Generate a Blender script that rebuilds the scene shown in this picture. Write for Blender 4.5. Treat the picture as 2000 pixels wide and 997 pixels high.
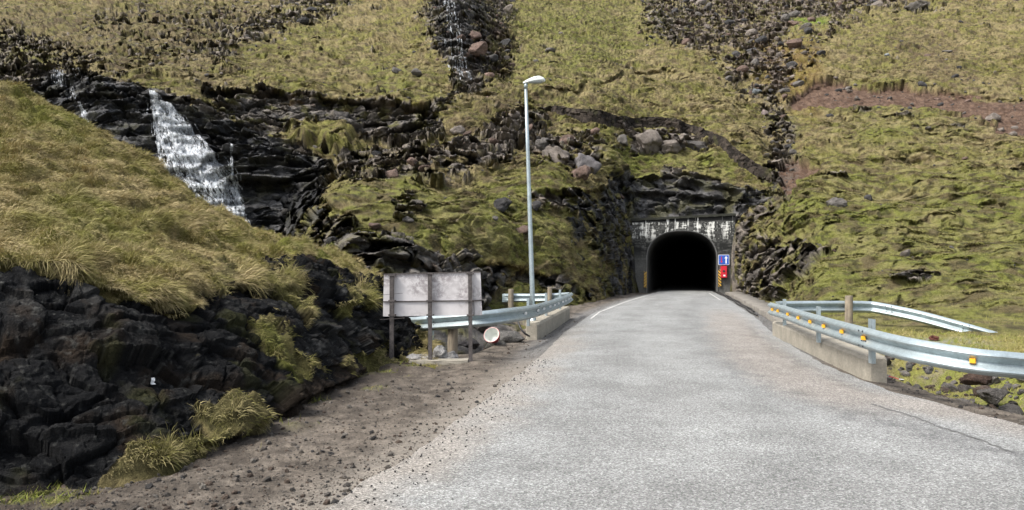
import bpy, bmesh, math, random
import numpy as np
from mathutils import Vector, Matrix
random.seed(7); RNG = np.random.default_rng(7)
S = bpy.context.scene; C = S.collection
for o in list(bpy.data.objects): bpy.data.objects.remove(o)
R = math.radians

# ------------------------------------------------------------------ camera, sky, sun, exposure
F = 1500.0; CX = 1000.0; CY = 498.5; HOR = 520.0; EYE = 1.7
PITCH = math.atan((HOR - CY) / F)
cam = bpy.data.objects.new('camera', bpy.data.cameras.new('camera')); C.objects.link(cam)
cam.data.sensor_width = 36; cam.data.lens = 36 * F / 2000; cam.data.clip_end = 3000; cam.data.clip_start = 0.05
cam.location = (0, 0, EYE); cam.rotation_euler = (R(90) + PITCH, 0, 0); S.camera = cam

SUN_EL, SUN_AZ = 52, -118          # azimuth from +Y towards +X
w = bpy.data.worlds.new("World"); S.world = w; w.use_nodes = True
nt = w.node_tree; bg = nt.nodes['Background']
sky = nt.nodes.new('ShaderNodeTexSky'); sky.sky_type = 'NISHITA'; sky.sun_disc = False
sky.sun_elevation = R(SUN_EL); sky.sun_rotation = R(SUN_AZ); sky.air_density = 1.0; sky.dust_density = 4.0; sky.ozone_density = 1.0
hs = nt.nodes.new('ShaderNodeHueSaturation'); hs.inputs['Saturation'].default_value = .45   # thin cloud takes the blue out of the sky
nt.links.new(sky.outputs[0], hs.inputs['Color']); nt.links.new(hs.outputs[0], bg.inputs[0]); bg.inputs[1].default_value = 0.15
sd = bpy.data.lights.new('sun', 'SUN'); sd.energy = 1.9; sd.angle = R(15); sd.color = (1, .96, .9)
sun = bpy.data.objects.new('sun', sd); C.objects.link(sun)
sv = Vector((math.sin(R(SUN_AZ)) * math.cos(R(SUN_EL)), math.cos(R(SUN_AZ)) * math.cos(R(SUN_EL)), math.sin(R(SUN_EL))))
sun.rotation_euler = sv.to_track_quat('Z', 'Y').to_euler()
S.view_settings.view_transform = 'Standard'; S.view_settings.look = 'None'
S.view_settings.exposure = 1.05; S.view_settings.gamma = 1

# ------------------------------------------------------------------ noise in numpy
def _h(ix, iy, iz, seed):
    with np.errstate(over='ignore'):
        h = (ix.astype(np.uint32) * np.uint32(374761393)) ^ (iy.astype(np.uint32) * np.uint32(668265263)) ^ (iz.astype(np.uint32) * np.uint32(2147483647)) ^ np.uint32((seed * 974634777) & 0xffffffff)
        h = (h ^ (h >> np.uint32(13))) * np.uint32(1274126177)
        h = (h ^ (h >> np.uint32(16))) * np.uint32(2246822519)
        h = h ^ (h >> np.uint32(15))
    return h
def _hf(ix, iy, iz, seed): return _h(ix, iy, iz, seed).astype(np.float64) / 4294967296.0
def noise(p, seed=0):
    """value-gradient noise, about -1..1; p (N,3)"""
    i = np.floor(p).astype(np.int64); f = p - i; u = f * f * f * (f * (f * 6 - 15) + 10)
    out = np.zeros(len(p))
    for dx in (0, 1):
        wx = u[:, 0] if dx else 1 - u[:, 0]
        for dy in (0, 1):
            wy = u[:, 1] if dy else 1 - u[:, 1]
            for dz in (0, 1):
                wz = u[:, 2] if dz else 1 - u[:, 2]
                h = _h(i[:, 0] + dx, i[:, 1] + dy, i[:, 2] + dz, seed)
                gx = (h & np.uint32(1023)).astype(float) / 511.5 - 1
                gy = ((h >> np.uint32(10)) & np.uint32(1023)).astype(float) / 511.5 - 1
                gz = ((h >> np.uint32(20)) & np.uint32(1023)).astype(float) / 511.5 - 1
                out += wx * wy * wz * (gx * (f[:, 0] - dx) + gy * (f[:, 1] - dy) + gz * (f[:, 2] - dz))
    return out * 1.6
def fbm(p, octv=4, seed=0, gain=.5, lac=2.07):
    a = 1; s = 0; t = np.zeros(len(p)); q = p.copy()
    for o in range(octv):
        t += a * noise(q, seed + o); s += a; a *= gain; q = q * lac + 13.7
    return t / s
def blocks(p, seed=0):
    """angular broken-rock relief: every Voronoi cell its own tilted plane, cracks between; about -1..1"""
    i = np.floor(p).astype(np.int64); n = len(p)
    f1 = np.full(n, 9.); f2 = np.full(n, 9.); best = np.zeros((n, 3)); bi = np.zeros((n, 3), np.int64)
    for dx in (-1, 0, 1):
        for dy in (-1, 0, 1):
            for dz in (-1, 0, 1):
                cx, cy, cz = i[:, 0] + dx, i[:, 1] + dy, i[:, 2] + dz
                h = _h(cx, cy, cz, seed)
                ox = (h & np.uint32(1023)).astype(float) / 1023; oy = ((h >> np.uint32(10)) & np.uint32(1023)).astype(float) / 1023; oz = ((h >> np.uint32(20)) & np.uint32(1023)).astype(float) / 1023
                vx = p[:, 0] - cx - ox; vy = p[:, 1] - cy - oy; vz = p[:, 2] - cz - oz
                d = np.sqrt(vx * vx + vy * vy + vz * vz)
                m = d < f1
                f2 = np.where(m, f1, np.minimum(f2, d)); f1 = np.where(m, d, f1)
                best[m, 0] = vx[m]; best[m, 1] = vy[m]; best[m, 2] = vz[m]; bi[m, 0] = cx[m]; bi[m, 1] = cy[m]; bi[m, 2] = cz[m]
    r = [_hf(bi[:, 0], bi[:, 1], bi[:, 2], seed + 50 + k) * 2 - 1 for k in range(4)]
    pl = best[:, 0] * r[0] + best[:, 1] * r[1] + best[:, 2] * r[2]
    crack = np.clip((f2 - f1) / .13, 0, 1)
    return pl * 1.0 + r[3] * .45 - (1 - crack) * .45, r[3], crack
def sstep(a, b, x):
    t = np.clip((x - a) / (b - a), 0, 1); return t * t * (3 - 2 * t)
def mixc(a, b, t):
    t = np.asarray(t)[..., None]; return np.asarray(a) * (1 - t) + np.asarray(b) * t
def gblur(a, s, axis):
    r = int(3 * s) + 1; k = np.exp(-.5 * (np.arange(-r, r + 1) / s) ** 2); k /= k.sum()
    pad = [(0, 0)] * a.ndim; pad[axis] = (r, r); b = np.pad(a, pad, mode='edge'); out = np.zeros_like(a)
    for j, kk in enumerate(k):
        sl = [slice(None)] * a.ndim; sl[axis] = slice(j, j + a.shape[axis]); out += kk * b[tuple(sl)]
    return out

# ------------------------------------------------------------------ sight lines: where a thing seen at (px, py) stands when it is D metres ahead
_c, _s = math.cos(PITCH), math.sin(PITCH)
def WP(px, py, D):
    px, py, D = np.broadcast_arrays(np.asarray(px, float), np.asarray(py, float), np.asarray(D, float))
    cx = (px - CX) / F; cy = (CY - py) / F
    y = _c - _s * cy; z = _s + _c * cy
    return np.stack([cx / y * D, D, EYE + z / y * D], -1)
def PX(P):
    x, y, z = P[..., 0], P[..., 1], P[..., 2] - EYE
    yc = y * _c + z * _s; zc = -y * _s + z * _c
    return CX + F * x / yc, CY - F * zc / yc
def V(px, py, D): return Vector(WP(px, py, D).tolist())
def ground_pt(px, py, z=0.0):
    cy = (CY - py) / F; D = (z - EYE) / ((_s + _c * cy) / (_c - _s * cy)); return V(px, py, D)

class Paint:
    """soft masks kept on a coarse grid of sight-line coordinates and sampled with a warp"""
    def __init__(s, x0, x1, y0, y1, st=4):
        s.x0, s.y0, s.st = x0, y0, st
        s.gx, s.gy = np.meshgrid(np.arange(x0, x1 + st, st), np.arange(y0, y1 + st, st)); s.m = {}
    def sd(s, poly):
        x, y = s.gx.ravel(), s.gy.ravel(); d = np.full(x.shape, 1e9); ins = np.zeros(x.shape, bool); n = len(poly)
        for k in range(n):
            ax, ay = poly[k]; bx, by = poly[(k + 1) % n]; ex, ey = bx - ax, by - ay
            t = np.clip(((x - ax) * ex + (y - ay) * ey) / (ex * ex + ey * ey + 1e-9), 0, 1)
            d = np.minimum(d, np.hypot(x - ax - t * ex, y - ay - t * ey))
            if ay != by:
                c = ((ay > y) != (by > y)) & (x < ex * (y - ay) / ey + ax); ins ^= c
        return np.where(ins, d, -d).reshape(s.gx.shape)
    def poly(s, name, poly, val=1.0, blur=14, sub=False):
        if name not in s.m: s.m[name] = np.zeros(s.gx.shape)
        v = sstep(-blur, blur, s.sd(poly)) * val
        s.m[name] = s.m[name] * (1 - v) if sub else np.maximum(s.m[name], v)
    def line(s, name, pts, wd, val=1.0):
        if name not in s.m: s.m[name] = np.zeros(s.gx.shape)
        x, y = s.gx.ravel(), s.gy.ravel(); d = np.full(x.shape, 1e9)
        for k in range(len(pts) - 1):
            ax, ay = pts[k]; bx, by = pts[k + 1]; ex, ey = bx - ax, by - ay
            t = np.clip(((x - ax) * ex + (y - ay) * ey) / (ex * ex + ey * ey + 1e-9), 0, 1)
            d = np.minimum(d, np.hypot(x - ax - t * ex, y - ay - t * ey))
        s.m[name] = np.maximum(s.m[name], (val * (1 - sstep(wd * .4, wd, d))).reshape(s.gx.shape))
    def get(s, name, px, py):
        if name not in s.m: return np.zeros(np.shape(px))
        g = s.m[name]; u = np.clip((px - s.x0) / s.st, 0, g.shape[1] - 1.001); v = np.clip((py - s.y0) / s.st, 0, g.shape[0] - 1.001)
        i = u.astype(int); j = v.astype(int); a = u - i; b = v - j
        return (g[j, i] * (1 - a) + g[j, i + 1] * a) * (1 - b) + (g[j + 1, i] * (1 - a) + g[j + 1, i + 1] * a) * b

# ------------------------------------------------------------------ mesh helpers
def np_mesh(name, verts, faces_list, mat, cols=None, smooth=True, parent=None, extra=None):
    verts = np.ascontiguousarray(verts, dtype=np.float32)
    me = bpy.data.meshes.new(name); me.vertices.add(len(verts)); me.vertices.foreach_set('co', verts.ravel())
    loops = np.concatenate([f.ravel() for f in faces_list]).astype(np.int32)
    tot = np.concatenate([np.full(len(f), f.shape[1]) for f in faces_list]); st = np.concatenate([[0], np.cumsum(tot)[:-1]]).astype(np.int32)
    me.loops.add(len(loops)); me.loops.foreach_set('vertex_index', loops)
    me.polygons.add(len(tot)); me.polygons.foreach_set('loop_start', st)
    me.update(calc_edges=True)
    me.polygons.foreach_set('use_smooth', np.full(len(tot), smooth)); 
    if cols is not None:
        a = me.color_attributes.new('col', 'FLOAT_COLOR', 'POINT')
        c4 = np.ones((len(verts), 4), np.float32); c4[:, :cols.shape[1]] = cols; a.data.foreach_set('color', c4.ravel())
    me.materials.append(mat)
    o = bpy.data.objects.new(name, me); C.objects.link(o)
    if parent: o.parent = parent
    return o
def grid_faces(nr, nc, keep=None):
    idx = np.arange(nr * nc).reshape(nr, nc)
    f = np.stack([idx[:-1, :-1], idx[1:, :-1], idx[1:, 1:], idx[:-1, 1:]], -1).reshape(-1, 4)
    return f if keep is None else f[keep.ravel()]
def grid_normals(P):
    du = np.gradient(P, axis=1); dv = np.gradient(P, axis=0)
    n = np.cross(dv, du); n /= np.linalg.norm(n, axis=-1, keepdims=True) + 1e-9
    return n
def ob(name, bm, mat, parent=None, smooth=False, bevel=0):
    if bevel: bmesh.ops.bevel(bm, geom=list(bm.edges), offset=bevel, segments=2, affect='EDGES', clamp_overlap=True)
    me = bpy.data.meshes.new(name); bm.to_mesh(me); bm.free()
    if mat: me.materials.append(mat)
    if smooth:
        me.polygons.foreach_set('use_smooth', [True] * len(me.polygons))
    o = bpy.data.objects.new(name, me); C.objects.link(o)
    if parent: o.parent = parent
    return o
def tag(o, label=None, cat=None, group=None, kind=None):
    if label: o['label'] = label
    if cat: o['category'] = cat
    if group: o['group'] = group
    if kind: o['kind'] = kind
    return o
def empty(name, loc, label, cat, group=None):
    o = bpy.data.objects.new(name, None); C.objects.link(o); o.location = loc; return tag(o, label, cat, group)
def box(bm, c, size, M=None):
    r = bmesh.ops.create_cube(bm, size=1.0)
    for v in r['verts']:
        v.co = Vector((v.co.x * size[0], v.co.y * size[1], v.co.z * size[2]))
        if M: v.co = M @ v.co
        v.co += Vector(c)
    return r['verts']
def tube(bm, pts, rad, seg=12, cap=True, squash=1.0):
    pts = [Vector(p) for p in pts]; rads = rad if isinstance(rad, (list, tuple)) else [rad] * len(pts); rings = []
    up = Vector((0, 0, 1))
    for i, p in enumerate(pts):
        t = (pts[min(i + 1, len(pts) - 1)] - pts[max(i - 1, 0)]).normalized()
        a = t.cross(up) if abs(t.z) < .95 else Vector((1, 0, 0)); a.normalize(); b = a.cross(t).normalized()
        rings.append([bm.verts.new(p + (a * math.cos(k * 2 * math.pi / seg) + b * math.sin(k * 2 * math.pi / seg) * squash) * rads[i]) for k in range(seg)])
    for i in range(len(rings) - 1):
        for k in range(seg): bm.faces.new((rings[i][k], rings[i][(k + 1) % seg], rings[i + 1][(k + 1) % seg], rings[i + 1][k]))
    if cap: bm.faces.new(rings[0][::-1]); bm.faces.new(rings[-1])
    bmesh.ops.recalc_face_normals(bm, faces=bm.faces)
def spline(pts, n):
    """Catmull-Rom through points, n samples a span"""
    P = [Vector(p) for p in pts]; P = [P[0] * 2 - P[1]] + P + [P[-1] * 2 - P[-2]]; out = []
    for i in range(1, len(P) - 2):
        for k in range(n):
            t = k / n; a, b, c, d = P[i - 1], P[i], P[i + 1], P[i + 2]
            out.append(.5 * ((2 * b) + (-a + c) * t + (2 * a - 5 * b + 4 * c - d) * t * t + (-a + 3 * b - 3 * c + d) * t ** 3))
    out.append(P[-2]); return out

# ------------------------------------------------------------------ materials
def mat(name, col=(.5, .5, .5), rough=.6, metal=0, attr=False, build=None, spec=.5):
    m = bpy.data.materials.new(name); m.use_nodes = True; t = m.node_tree; b = t.nodes['Principled BSDF']
    b.inputs['Base Color'].default_value = (*col, 1); b.inputs['Roughness'].default_value = rough; b.inputs['Metallic'].default_value = metal
    b.inputs['Specular IOR Level'].default_value = spec
    if build: build(t, b)
    return m
def nd(t, typ, **kw):
    n = t.nodes.new(typ)
    for k, v in kw.items():
        if k.startswith('i_'): n.inputs[k[2:].replace('_', ' ')].default_value = v
        else: setattr(n, k, v)
    return n
def coords(t): return nd(t, 'ShaderNodeNewGeometry').outputs['Position']
def tnoise(t, scale, detail=4, rough=.6, vec=None, dist=0):
    n = nd(t, 'ShaderNodeTexNoise'); n.inputs['Scale'].default_value = scale; n.inputs['Detail'].default_value = detail; n.inputs['Roughness'].default_value = rough; n.inputs['Distortion'].default_value = dist
    t.links.new(vec if vec is not None else coords(t), n.inputs['Vector']); return n.outputs['Fac']
def ramp(t, fac, stops):
    n = nd(t, 'ShaderNodeValToRGB'); e = n.color_ramp.elements
    while len(e) < len(stops): e.new(.5)
    for k, (p, c) in enumerate(stops):
        e[k].position = p; e[k].color = (*c, 1) if isinstance(c, tuple) else (c, c, c, 1)
    t.links.new(fac, n.inputs[0]); return n.outputs[0]
def mul(t, a, b, typ='MULTIPLY', fac=1.0):
    n = nd(t, 'ShaderNodeMix', data_type='RGBA', blend_type=typ); n.inputs[0].default_value = fac if not hasattr(fac, 'links') else 1
    if hasattr(fac, 'links'): t.links.new(fac, n.inputs[0])
    for v, i in ((a, 6), (b, 7)):
        if hasattr(v, 'links'): t.links.new(v, n.inputs[i])
        else: n.inputs[i].default_value = (*v, 1)
    return n.outputs[2]
def mth(t, op, a, b=0.0):
    n = nd(t, 'ShaderNodeMath', operation=op)
    for v, i in ((a, 0), (b, 1)):
        if hasattr(v, 'links'): t.links.new(v, n.inputs[i])
        else: n.inputs[i].default_value = v
    return n.outputs[0]
def bump(t, b, h, dist=.02, strength=.6):
    n = nd(t, 'ShaderNodeBump'); n.inputs['Strength'].default_value = strength; n.inputs['Distance'].default_value = dist
    t.links.new(h, n.inputs['Height']); t.links.new(n.outputs[0], b.inputs['Normal'])
def colattr(t): return nd(t, 'ShaderNodeVertexColor', layer_name='col')
def b_terrain(fine, bd, rock=.3):
    def f(t, b):
        a = colattr(t); n1 = tnoise(t, fine, 6, .7); n2 = tnoise(t, fine * 5, 3, .6)
        v = ramp(t, n1, [(.25, .5), (.5, 1.0), (.75, 1.45)]); v2 = ramp(t, n2, [(.3, .7), (.7, 1.3)])
        c = mul(t, mul(t, a.outputs['Color'], v), v2); t.links.new(c, b.inputs['Base Color'])
        # alpha channel of the attribute carries how wet the stone is
        ro = mth(t, 'SUBTRACT', .95, mth(t, 'MULTIPLY', mth(t, 'SUBTRACT', 1.0, a.outputs['Alpha']), .6)); t.links.new(ro, b.inputs['Roughness'])
        h = mth(t, 'ADD', n1, mth(t, 'MULTIPLY', n2, .35)); bump(t, b, h, bd, .9)
    return f
M_hill = mat('hill_ground', spec=.25, build=b_terrain(6.5, .2))
M_bank = mat('bank_ground', spec=.1, build=b_terrain(17, .09))
M_grnd = mat('verge_ground', spec=.2, build=b_terrain(22, .03))
def b_blade(t, b):
    a = colattr(t); t.links.new(a.outputs['Color'], b.inputs['Base Color'])
M_blade = mat('grass_blade', rough=.8, spec=.15, build=b_blade)
def b_stone(t, b):
    oi = nd(t, 'ShaderNodeObjectInfo'); a = colattr(t); n1 = tnoise(t, 5, 8, .7); n2 = tnoise(t, 40, 4, .7)
    c = mul(t, a.outputs['Color'], ramp(t, n1, [(.25, .55), (.55, 1.0), (.75, 1.4)])); c = mul(t, c, ramp(t, n2, [(.35, .7), (.65, 1.25)]))
    t.links.new(c, b.inputs['Base Color']); bump(t, b, mth(t, 'ADD', n1, mth(t, 'MULTIPLY', n2, .3)), .12, 1.0)
M_stone = mat('loose_stone', rough=.9, spec=.25, build=b_stone)
def b_water(t, b):
    n1 = tnoise(t, 5, 4); t.links.new(ramp(t, n1, [(.3, (.45, .5, .54)), (.6, (.82, .85, .88))]), b.inputs['Base Color'])
    mp = nd(t, 'ShaderNodeMapping'); mp.inputs['Scale'].default_value = (9, 9, 2.2); t.links.new(coords(t), mp.inputs[0]); n2 = tnoise(t, 1, 5, .75, mp.outputs[0]); t.links.new(ramp(t, n2, [(.41, .0), (.62, .9)]), b.inputs['Alpha'])
M_foam = mat('white_water', rough=.4, build=b_water)
M_pool = mat('stream_water', (.12, .15, .16), .12)

# ================================================================== THE ROAD AND THE LIE OF THE LAND
RY = np.array([-40, -15, 0, 5.4, 7.5, 10.6, 14.2, 19.6, 27.7, 34, 40, 46, 52, 110.])
RL = np.array([-9, -4.2, -2.0, -1.3, -.78, -.2, .5, 1.32, 2.95, 4.75, 6.7, 8.72, 10.1, 23.5])
RRY = np.array([-40, -15, 0, 5.4, 8.2, 10.6, 13.4, 18.2, 25.5, 36.4, 46, 52, 110.])
RR = np.array([9, 8.4, 7.2, 6.2, 5.45, 5.15, 5.4, 6.3, 8.05, 10.25, 12.05, 13.45, 26.8])
def xl(Y): return np.interp(Y, RY, RL)
def xr(Y): return np.interp(Y, RRY, RR)
def zroad(Y): return .15 * sstep(20, 46, np.asarray(Y, float))
TA = R(13.0); TO = np.array([10.2, 46.0]); TR = np.array([math.cos(TA), -math.sin(TA)]); TN = np.array([math.sin(TA), math.cos(TA)])   # tunnel mouth

# ------------------------------------------------------------------ hillside
ROWS = np.array([700, 660, 640, 620, 600, 560, 520, 480, 440, 400, 360, 320, 280, 240, 200, 150, 100, 50, 0, -150, -420.])
HT = {
 -760: [40, 42, 43, 43, 44, 45, 46, 47, 48, 50, 53, 56, 59, 62, 66, 72, 80, 90, 103, 165, 300],
 -100: [38, 38, 39, 39, 40, 40, 41, 41, 42, 43, 44, 45, 46, 47, 50, 56, 66, 78, 94, 150, 280],
 200:  [38, 38, 38, 38, 38, 39, 39, 40, 40, 41, 41.5, 42, 43, 44, 46, 51, 61, 74, 90, 150, 280],
 350:  [38, 38, 38, 38, 38, 38, 38.5, 39, 39.5, 40.3, 41.2, 42.2, 43.3, 44.8, 47.5, 54, 64, 77, 94, 155, 280],
 480:  [38, 38, 38, 38, 38, 38, 38.5, 39, 39.8, 41, 41.3, 42.5, 45.5, 48.5, 50.5, 57, 67, 80, 97, 160, 280],
 560:  [34, 34, 34, 34, 34, 34.5, 36, 37.5, 40.2, 42.0, 42.3, 43.2, 46.8, 50, 51.5, 58, 68, 82, 99, 165, 280],
 610:  [26, 26, 26, 27, 27, 28, 29, 30, 32, 37, 42, 44.3, 47, 50, 52, 59, 69, 83, 100, 165, 280],
 680:  [20, 20, 21, 21.5, 22, 22.8, 24, 25.5, 28, 31.5, 37, 42.5, 47, 50.3, 52.2, 60, 70, 84, 101, 165, 280],
 800:  [18.5, 19.5, 20.5, 21.5, 22, 22.6, 24, 26.5, 29, 32, 36, 40.5, 46, 50.5, 53, 60, 68, 80, 97, 160, 280],
 900:  [19, 20.5, 22, 24, 25.5, 26.5, 27.5, 28.5, 30.5, 33, 36.5, 40.5, 44.5, 48, 53, 60.5, 66, 74, 86, 145, 270],
 1000: [20, 22, 24.5, 27, 29, 31.8, 32.3, 33, 34, 36, 38.5, 41.5, 46, 50.5, 56.5, 66, 77, 90, 106, 170, 290],
 1090: [24, 26, 28, 30, 31.5, 34, 34.7, 35.3, 36.2, 38, 40.4, 43, 47, 52, 58, 68, 80, 94, 111, 175, 290],
 1170: [33, 34, 35, 36, 36.8, 37.4, 38, 38.8, 39.8, 41, 43, 45.3, 49, 54, 60, 70, 82, 97, 115, 180, 290],
 1225: [45, 45, 45, 45, 45.2, 45.5, 45.7, 46.2, 46.6, 46.9, 48, 50, 52.5, 57, 62.5, 72.5, 85, 100, 118, 180, 290],
 1250: [47.3] * 8 + [47.4, 47.9, 48.8, 50.7, 53.3, 57.5, 63.5, 73, 86, 101, 119, 180, 290],
 1335: [46.8] * 8 + [46.9, 47.6, 48.6, 51, 54, 58.5, 65, 75, 87, 102, 120, 180, 290],
 1425: [46.2] * 8 + [46.3, 47.2, 48.4, 51, 54.5, 59.5, 66, 76, 88, 103, 121, 180, 290],
 1450: [41, 41, 41, 41, 41, 41.5, 42, 43, 44.5, 46.5, 48.4, 51.2, 55, 60, 67, 76.5, 88, 103, 121, 180, 290],
 1500: [26, 27.5, 30, 32, 34, 36.5, 39, 41, 43.3, 46, 49, 52.5, 56.5, 61.5, 67.5, 76.5, 88, 103, 121, 180, 290],
 1600: [17, 19.5, 21.5, 23.8, 25.8, 28.5, 31.3, 34, 37.3, 41, 45, 49.3, 53.8, 59.3, 66, 75, 86, 101, 119, 180, 290],
 1800: [16, 18.8, 20.6, 22.4, 24.2, 27, 29.5, 32.3, 35.5, 39, 43, 47.6, 52.4, 58, 64.5, 74, 85, 100, 118, 178, 290],
 2000: [15.5, 18.2, 20, 21.7, 23.2, 25.5, 28, 30.8, 34, 37.5, 41.5, 46, 51, 56.5, 63, 72, 83, 98, 116, 175, 290],
 2760: [13, 15.5, 17, 18.5, 20, 22, 24.5, 27, 30, 33, 37, 41, 46, 51, 57, 66, 77, 90, 106, 165, 280]}
KX = np.array(sorted(HT)); KL = np.log(np.array([HT[k] for k in KX])[:, ::-1]); KR = ROWS[::-1]
gx = np.concatenate([np.arange(-760, -30, 14.), np.arange(-30, 2030, 1.5), np.arange(2030, 2761, 14.)])
gy = np.concatenate([np.arange(-420, -24, 12.), np.arange(-24, 640, 1.25), np.arange(640, 701, 6.)])
tmp = np.array([np.interp(gy, KR, KL[k]) for k in range(len(KX))])           # stations x rows
tmp = gblur(tmp, 5, 1)
LD = np.array([np.interp(gx, KX, tmp[:, j]) for j in range(len(gy))])         # rows x cols
LD = gblur(LD, 6, 1)
D = np.exp(LD); GX, GY = np.meshgrid(gx, gy)
Pb = WP(GX, GY, D); Nb = grid_normals(Pb)
if Nb[len(gy) // 2, len(gx) // 2, 1] > 0: Nb = -Nb

HP = Paint(-40, 2040, -40, 720)
rk = lambda pts, v=1.0, b=14: HP.poly('rock', pts, v, b)
rk([(835, -40), (1015, -40), (985, 60), (1000, 120), (990, 150), (930, 165), (885, 140), (845, 90), (822, 40)], .74, 22)
HP.line('rock', [(885, -20), (895, 80), (915, 155)], 42, .95); HP.line('rock', [(915, 150), (885, 190), (858, 218)], 20, .6)
rk([(395, 175), (430, 168), (520, 175), (620, 190), (760, 205), (860, 218), (872, 262), (800, 278), (700, 268), (600, 275), (500, 255), (420, 215)], 1, 9)
rk([(90, 140), (180, 150), (290, 178), (400, 205), (470, 245), (600, 292), (636, 330), (630, 372), (640, 405), (590, 440), (590, 480), (480, 470), (300, 380), (0, 200), (-40, 150), (-40, 120), (40, 125)], 1, 8)
rk([(-40, 30), (60, 70), (200, 110), (230, 145), (90, 150), (-40, 130)], .55, 20)
rk([(640, 290), (760, 282), (860, 285), (1000, 215), (1085, 215), (1060, 260), (1000, 310), (880, 345), (740, 352), (650, 350)], .62, 16)
rk([(1030, 262), (1180, 262), (1180, 330), (1120, 350), (1040, 330)], .5, 10)
rk([(1210, 248), (1390, 255), (1392, 295), (1230, 300)], .75, 8)
rk([(1190, 340), (1260, 345), (1320, 330), (1430, 365), (1500, 380), (1520, 400), (1450, 430), (1445, 600), (1235, 600), (1228, 400), (1195, 372)], 1, 9)
rk([(1095, 380), (1160, 372), (1215, 355), (1262, 420), (1262, 620), (1200, 620), (1160, 560), (1190, 520), (1130, 460)], .62, 12)
rk([(690, 478), (760, 462), (830, 478), (900, 500), (1000, 525), (1100, 550), (1180, 585), (1100, 575), (960, 556), (940, 640), (740, 640), (700, 540)], .8, 9)
rk([(1425, 420), (1475, 455), (1600, 478), (1612, 500), (1530, 545), (1490, 600), (1420, 620)], .60, 12)
rk([(1245, -40), (1800, -40), (1720, 20), (1640, 45), (1570, 130), (1530, 200), (1480, 205), (1430, 170), (1390, 105), (1260, 60)], .66, 24)
rk([(1480, 200), (1530, 200), (1560, 300), (1540, 400), (1470, 450), (1440, 430), (1500, 360), (1500, 290)], .55, 14)
rk([(600, 440), (640, 415), (690, 425), (690, 460), (600, 465)], .9, 7)
rk([(770, 400), (815, 388), (825, 415), (780, 425)], .9, 6)
rk([(580, 470), (700, 465), (700, 490), (570, 492)], .7, 6)
rk([(1030, 385), (1130, 375), (1120, 410), (1040, 405)], .8, 6)
rk([(1740, 525), (1815, 525), (1815, 545), (1745, 545)], .8, 5)
rk([(1600, 60), (1760, 20), (2040, 0), (2040, -40), (1600, -40)], .35, 25)
rk([(200, 20), (560, 0), (520, 60), (430, 150), (300, 130), (150, 90)], .30, 30)
rk([(560, 0), (660, -30), (740, -30), (640, 40), (520, 70), (470, 90), (420, 140), (400, 120), (460, 60)], .5, 12)
rk([(690, 560), (760, 600), (1010, 606), (1040, 640), (1040, 720), (690, 720)], 1, 8); HP.poly('dark', [(690, 590), (760, 604), (1010, 608), (1040, 720), (690, 720)], .8, 8)
for tg in ([(1400, 80), (1440, 95), (1450, 118), (1410, 112)], [(1560, 30), (1620, 28), (1600, 70), (1560, 130), (1535, 150), (1540, 90)], [(1440, 160), (1480, 140), (1490, 165), (1450, 185)], [(1530, 150), (1570, 130), (1560, 200)]): HP.poly('rock', tg, .9, 8, sub=True)
HP.poly('rock', [(560, 262), (640, 248), (700, 262), (700, 298), (600, 292)], 1, 8, sub=True)      # turf hummock on the ledge
HP.poly('turf', [(565, 262), (620, 246), (680, 258), (695, 292), (600, 290)], 1, 8)
# earth
HP.poly('soil', [(1535, 205), (1590, 168), (1650, 156), (1720, 172), (1800, 170), (1900, 187), (2045, 192), (2045, 268), (1960, 262), (1880, 238), (1800, 212), (1740, 205), (1660, 200), (1570, 212)], 1, 7)
HP.poly('soil', [(1525, 308), (1560, 318), (1612, 326), (1580, 355), (1540, 392), (1520, 370)], 1, 8)
HP.poly('soil', [(1230, 160), (1330, 150), (1350, 175), (1250, 178)], .4, 12)
HP.poly('soil', [(960, 550), (1000, 520), (1060, 548), (1060, 575), (960, 568)], .4, 10)
# green / straw tendency
HP.poly('green', [(1000, 0), (1250, 0), (1250, 100), (1150, 150), (1000, 150)], .5, 40)
HP.poly('green', [(1500, 330), (2040, 330), (2040, 640), (1500, 640)], .65, 60)
HP.poly('green', [(1600, 220), (1800, 215), (1900, 260), (1700, 330)], .5, 40)
HP.poly('green', [(700, 380), (1100, 340), (1150, 520), (900, 520), (700, 480)], .55, 40)
HP.poly('green', [(700, 120), (860, 130), (860, 190), (740, 190)], .5, 30)
HP.poly('green', [(1180, 290), (1440, 300), (1440, 345), (1200, 345)], .9, 25)
HP.poly('green', [(930, 545), (1120, 560), (1120, 640), (930, 640)], .6, 20)
HP.poly('moss', [(1560, 38), (1610, 30), (1625, 42), (1570, 56)], 1, 6)
HP.poly('moss', [(640, 470), (700, 475), (680, 495), (640, 490)], .8, 8)
HP.poly('moss', [(1260, 395), (1330, 392), (1300, 420), (1240, 420)], .8, 8)
HP.poly('orange', [(1460, 60), (1600, 90), (1600, 220), (1560, 215), (1480, 180)], .7, 25)
HP.poly('orange', [(480, 180), (760, 210), (860, 222), (760, 232), (480, 192)], .7, 10)
HP.poly('orange', [(780, 480), (1000, 510), (1100, 560), (940, 555), (800, 530)], .55, 14)
HP.poly('grey', [(680, 460), (1000, 500), (1100, 600), (680, 640)], 1, 20)
HP.poly('pale', [(1030, 255), (1190, 255), (1190, 350), (1030, 345)], 1, 12)
HP.poly('pale', [(1205, 245), (1395, 250), (1395, 300), (1205, 300)], 1, 12)
HP.poly('pale', [(870, 210), (1050, 205), (1000, 300), (870, 330)], .5, 20)
HP.poly('dark', [(90, 140), (290, 178), (480, 250), (640, 330), (640, 440), (480, 480), (0, 240)], 1, 14)
HP.poly('dark', [(840, -40), (930, -40), (960, 150), (880, 140)], .8, 14)
HP.poly('dark', [(1180, 330), (1520, 370), (1440, 430), (1262, 440), (1262, 620), (1100, 600), (1090, 390)], .95, 14)
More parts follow.
